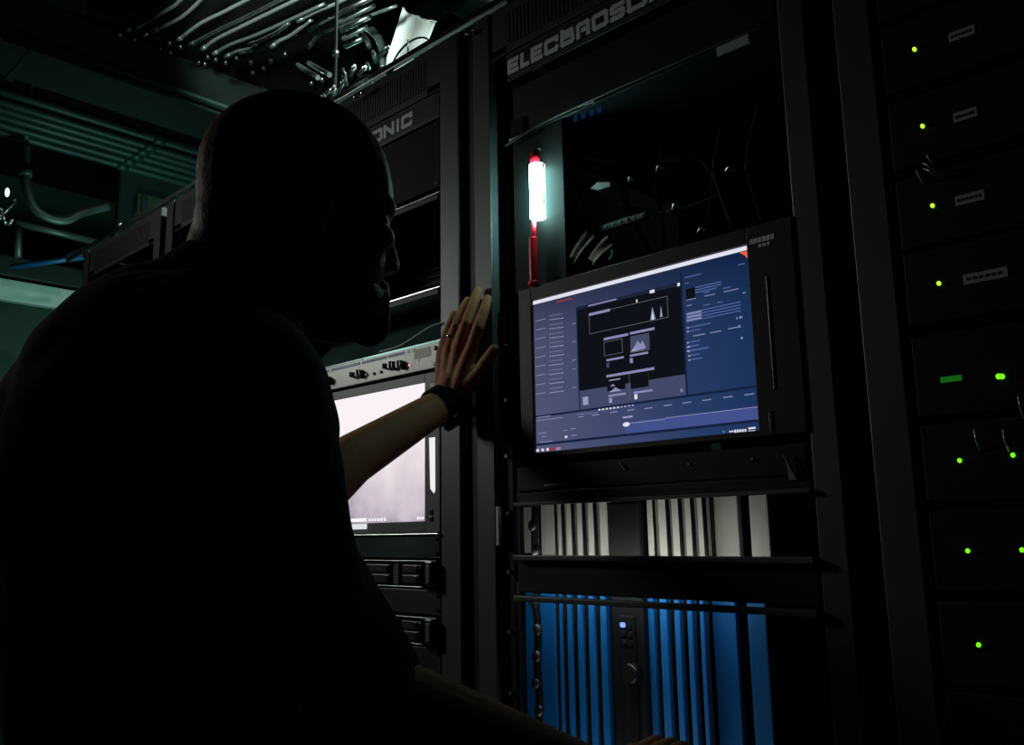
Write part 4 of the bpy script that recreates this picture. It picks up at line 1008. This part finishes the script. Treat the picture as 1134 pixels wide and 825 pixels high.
m.hexa([cen+ax*a+oth*b+side*c for a, b, c in ((-.019, -.019, -.006), (.019, -.019, -.006), (.019, .019, -.006), (-.019, .019, -.006), (-.017, -.017, .006), (.017, -.017, .006), (.017, .017, .006), (-.017, .017, .006))])
wk = m.build('watch_case', blackp, wb); bv = wk.modifiers.new('b', 'BEVEL'); bv.width = .004; bv.segments = 3
m = MB(); m.cyl(cen-oth*.0, cen+ax*.024, .0035, 12); m.build('crown', chrome, wb)
# ring on the ring finger
c = W(501.5, 373, -.0235); axr = (W(505.5, 361, -.02)-W(498, 386, -.02)).normalized()
ringmesh(c, axr, .0103, .004, .0012).build('finger_ring', silver, man)['label'] = 'silver finger ring'
# glinting metal bits at his side
m = MB()
for k in range(34):
    px, py = 330+random.gauss(0, 6), 795+random.gauss(0, 7)+((k % 5)-2)
    p = D(px, py, .672+random.uniform(-.004, .004)); d = Vector((random.uniform(-1, 1), random.uniform(-1, 1), random.uniform(-1, 1))).normalized()
    m.hexa([p+d.orthogonal().normalized()*a+d.cross(d.orthogonal()).normalized()*b+d*c2 for a, b, c2 in ((-.0016, -.0016, 0), (.0016, -.0016, 0), (.0016, .0016, 0), (-.0016, .0016, 0), (-.001, -.001, .0008), (.001, -.001, .0008), (.001, .001, .0008), (-.001, .001, .0008))])
    if k % 3 == 0: m.cyl(p, p+d*.006, .0004, 6)
tr = m.build('metal_trinket', chrome, man); tr['label'] = 'small cluster of glinting metal pieces'

# ------------------------------------------------------------------ light
def area(name, loc, tgt, size, power, col, sy=None):
    l = bpy.data.lights.new(name, 'AREA'); l.energy = power; l.color = col; l.size = size
    if sy: l.shape = 'RECTANGLE'; l.size_y = sy
    o = bpy.data.objects.new(name, l); COL.objects.link(o); o.location = loc
    o.rotation_euler = (Vector(tgt)-Vector(loc)).to_track_quat('-Z', 'Y').to_euler(); return o
def spot(name, loc, tgt, deg, blend, power, col, r=.15):
    l = bpy.data.lights.new(name, 'SPOT'); l.energy = power; l.color = col; l.spot_size = math.radians(deg); l.spot_blend = blend; l.shadow_soft_size = r
    o = bpy.data.objects.new(name, l); COL.objects.link(o); o.location = loc
    o.rotation_euler = (Vector(tgt)-Vector(loc)).to_track_quat('-Z', 'Y').to_euler(); return o
spot('aisle_light', (-2.6, -.92, 2.0), (-1.20, -.06, 1.40), 58, .9, 30, (.95, 1.0, .93), .18)
spot('far_rack_fill', (-3.2, -1.1, 2.4), (-2.35, 0, 2.0), 50, .8, 5, (1, 1, .95), .15)  # unseen fill spot added to lift the far rack fronts
area('ceiling_light', (-3.0, 1.4, 3.3), (-3.6, 1.0, 0), .5, 13, (.35, 1.0, .85))
area('wall_fill', (-3.6, .6, 1.6), (-5.1, .6, 2.3), .4, 10, (.45, 1.0, .85))  # unseen teal fill added to brighten the far-left beam and wall
spot('overhead_fill', (-1.0, .30, 2.98), (-1.7, .60, 2.3), 88, .4, 120, (.80, 1.0, .93), .06)  # unseen spot added to bring out the ladder, sheet and fittings
spot('conduit_fill', (-2.0, -.3, 2.75), (-2.6, .62, 3.07), 50, .4, 110, (.78, 1.0, .93), .06)  # unseen upward spot added to make the conduit fan shine
w = bpy.data.worlds.new('world'); sc.world = w; w.use_nodes = True; w.node_tree.nodes['Background'].inputs[0].default_value = (.0006, .0009, .0009, 1)
# unseen fill lights added inside the rack to brighten the modules
area('module_fill_upper', (-.80, .034, A-.050), (-.80, YB, A+.00), .36, .17, (1, 1, .93), .008)
area('module_fill_lower', (-.82, .034, A-.066), (-.82, YB+.03, A-.25), .34, .27, (.85, .95, 1), .008)
area('module_fill_base', (-.82, .02, A-.42), (-.82, YB+.02, A-.2), .34, .20, (.85, .95, 1), .008)
vs = sc.view_settings; sc.display_settings.display_device = 'sRGB'; vs.view_transform = 'Standard'; vs.look = 'None'; vs.exposure = 0; vs.gamma = 1; vs.use_curve_mapping = False
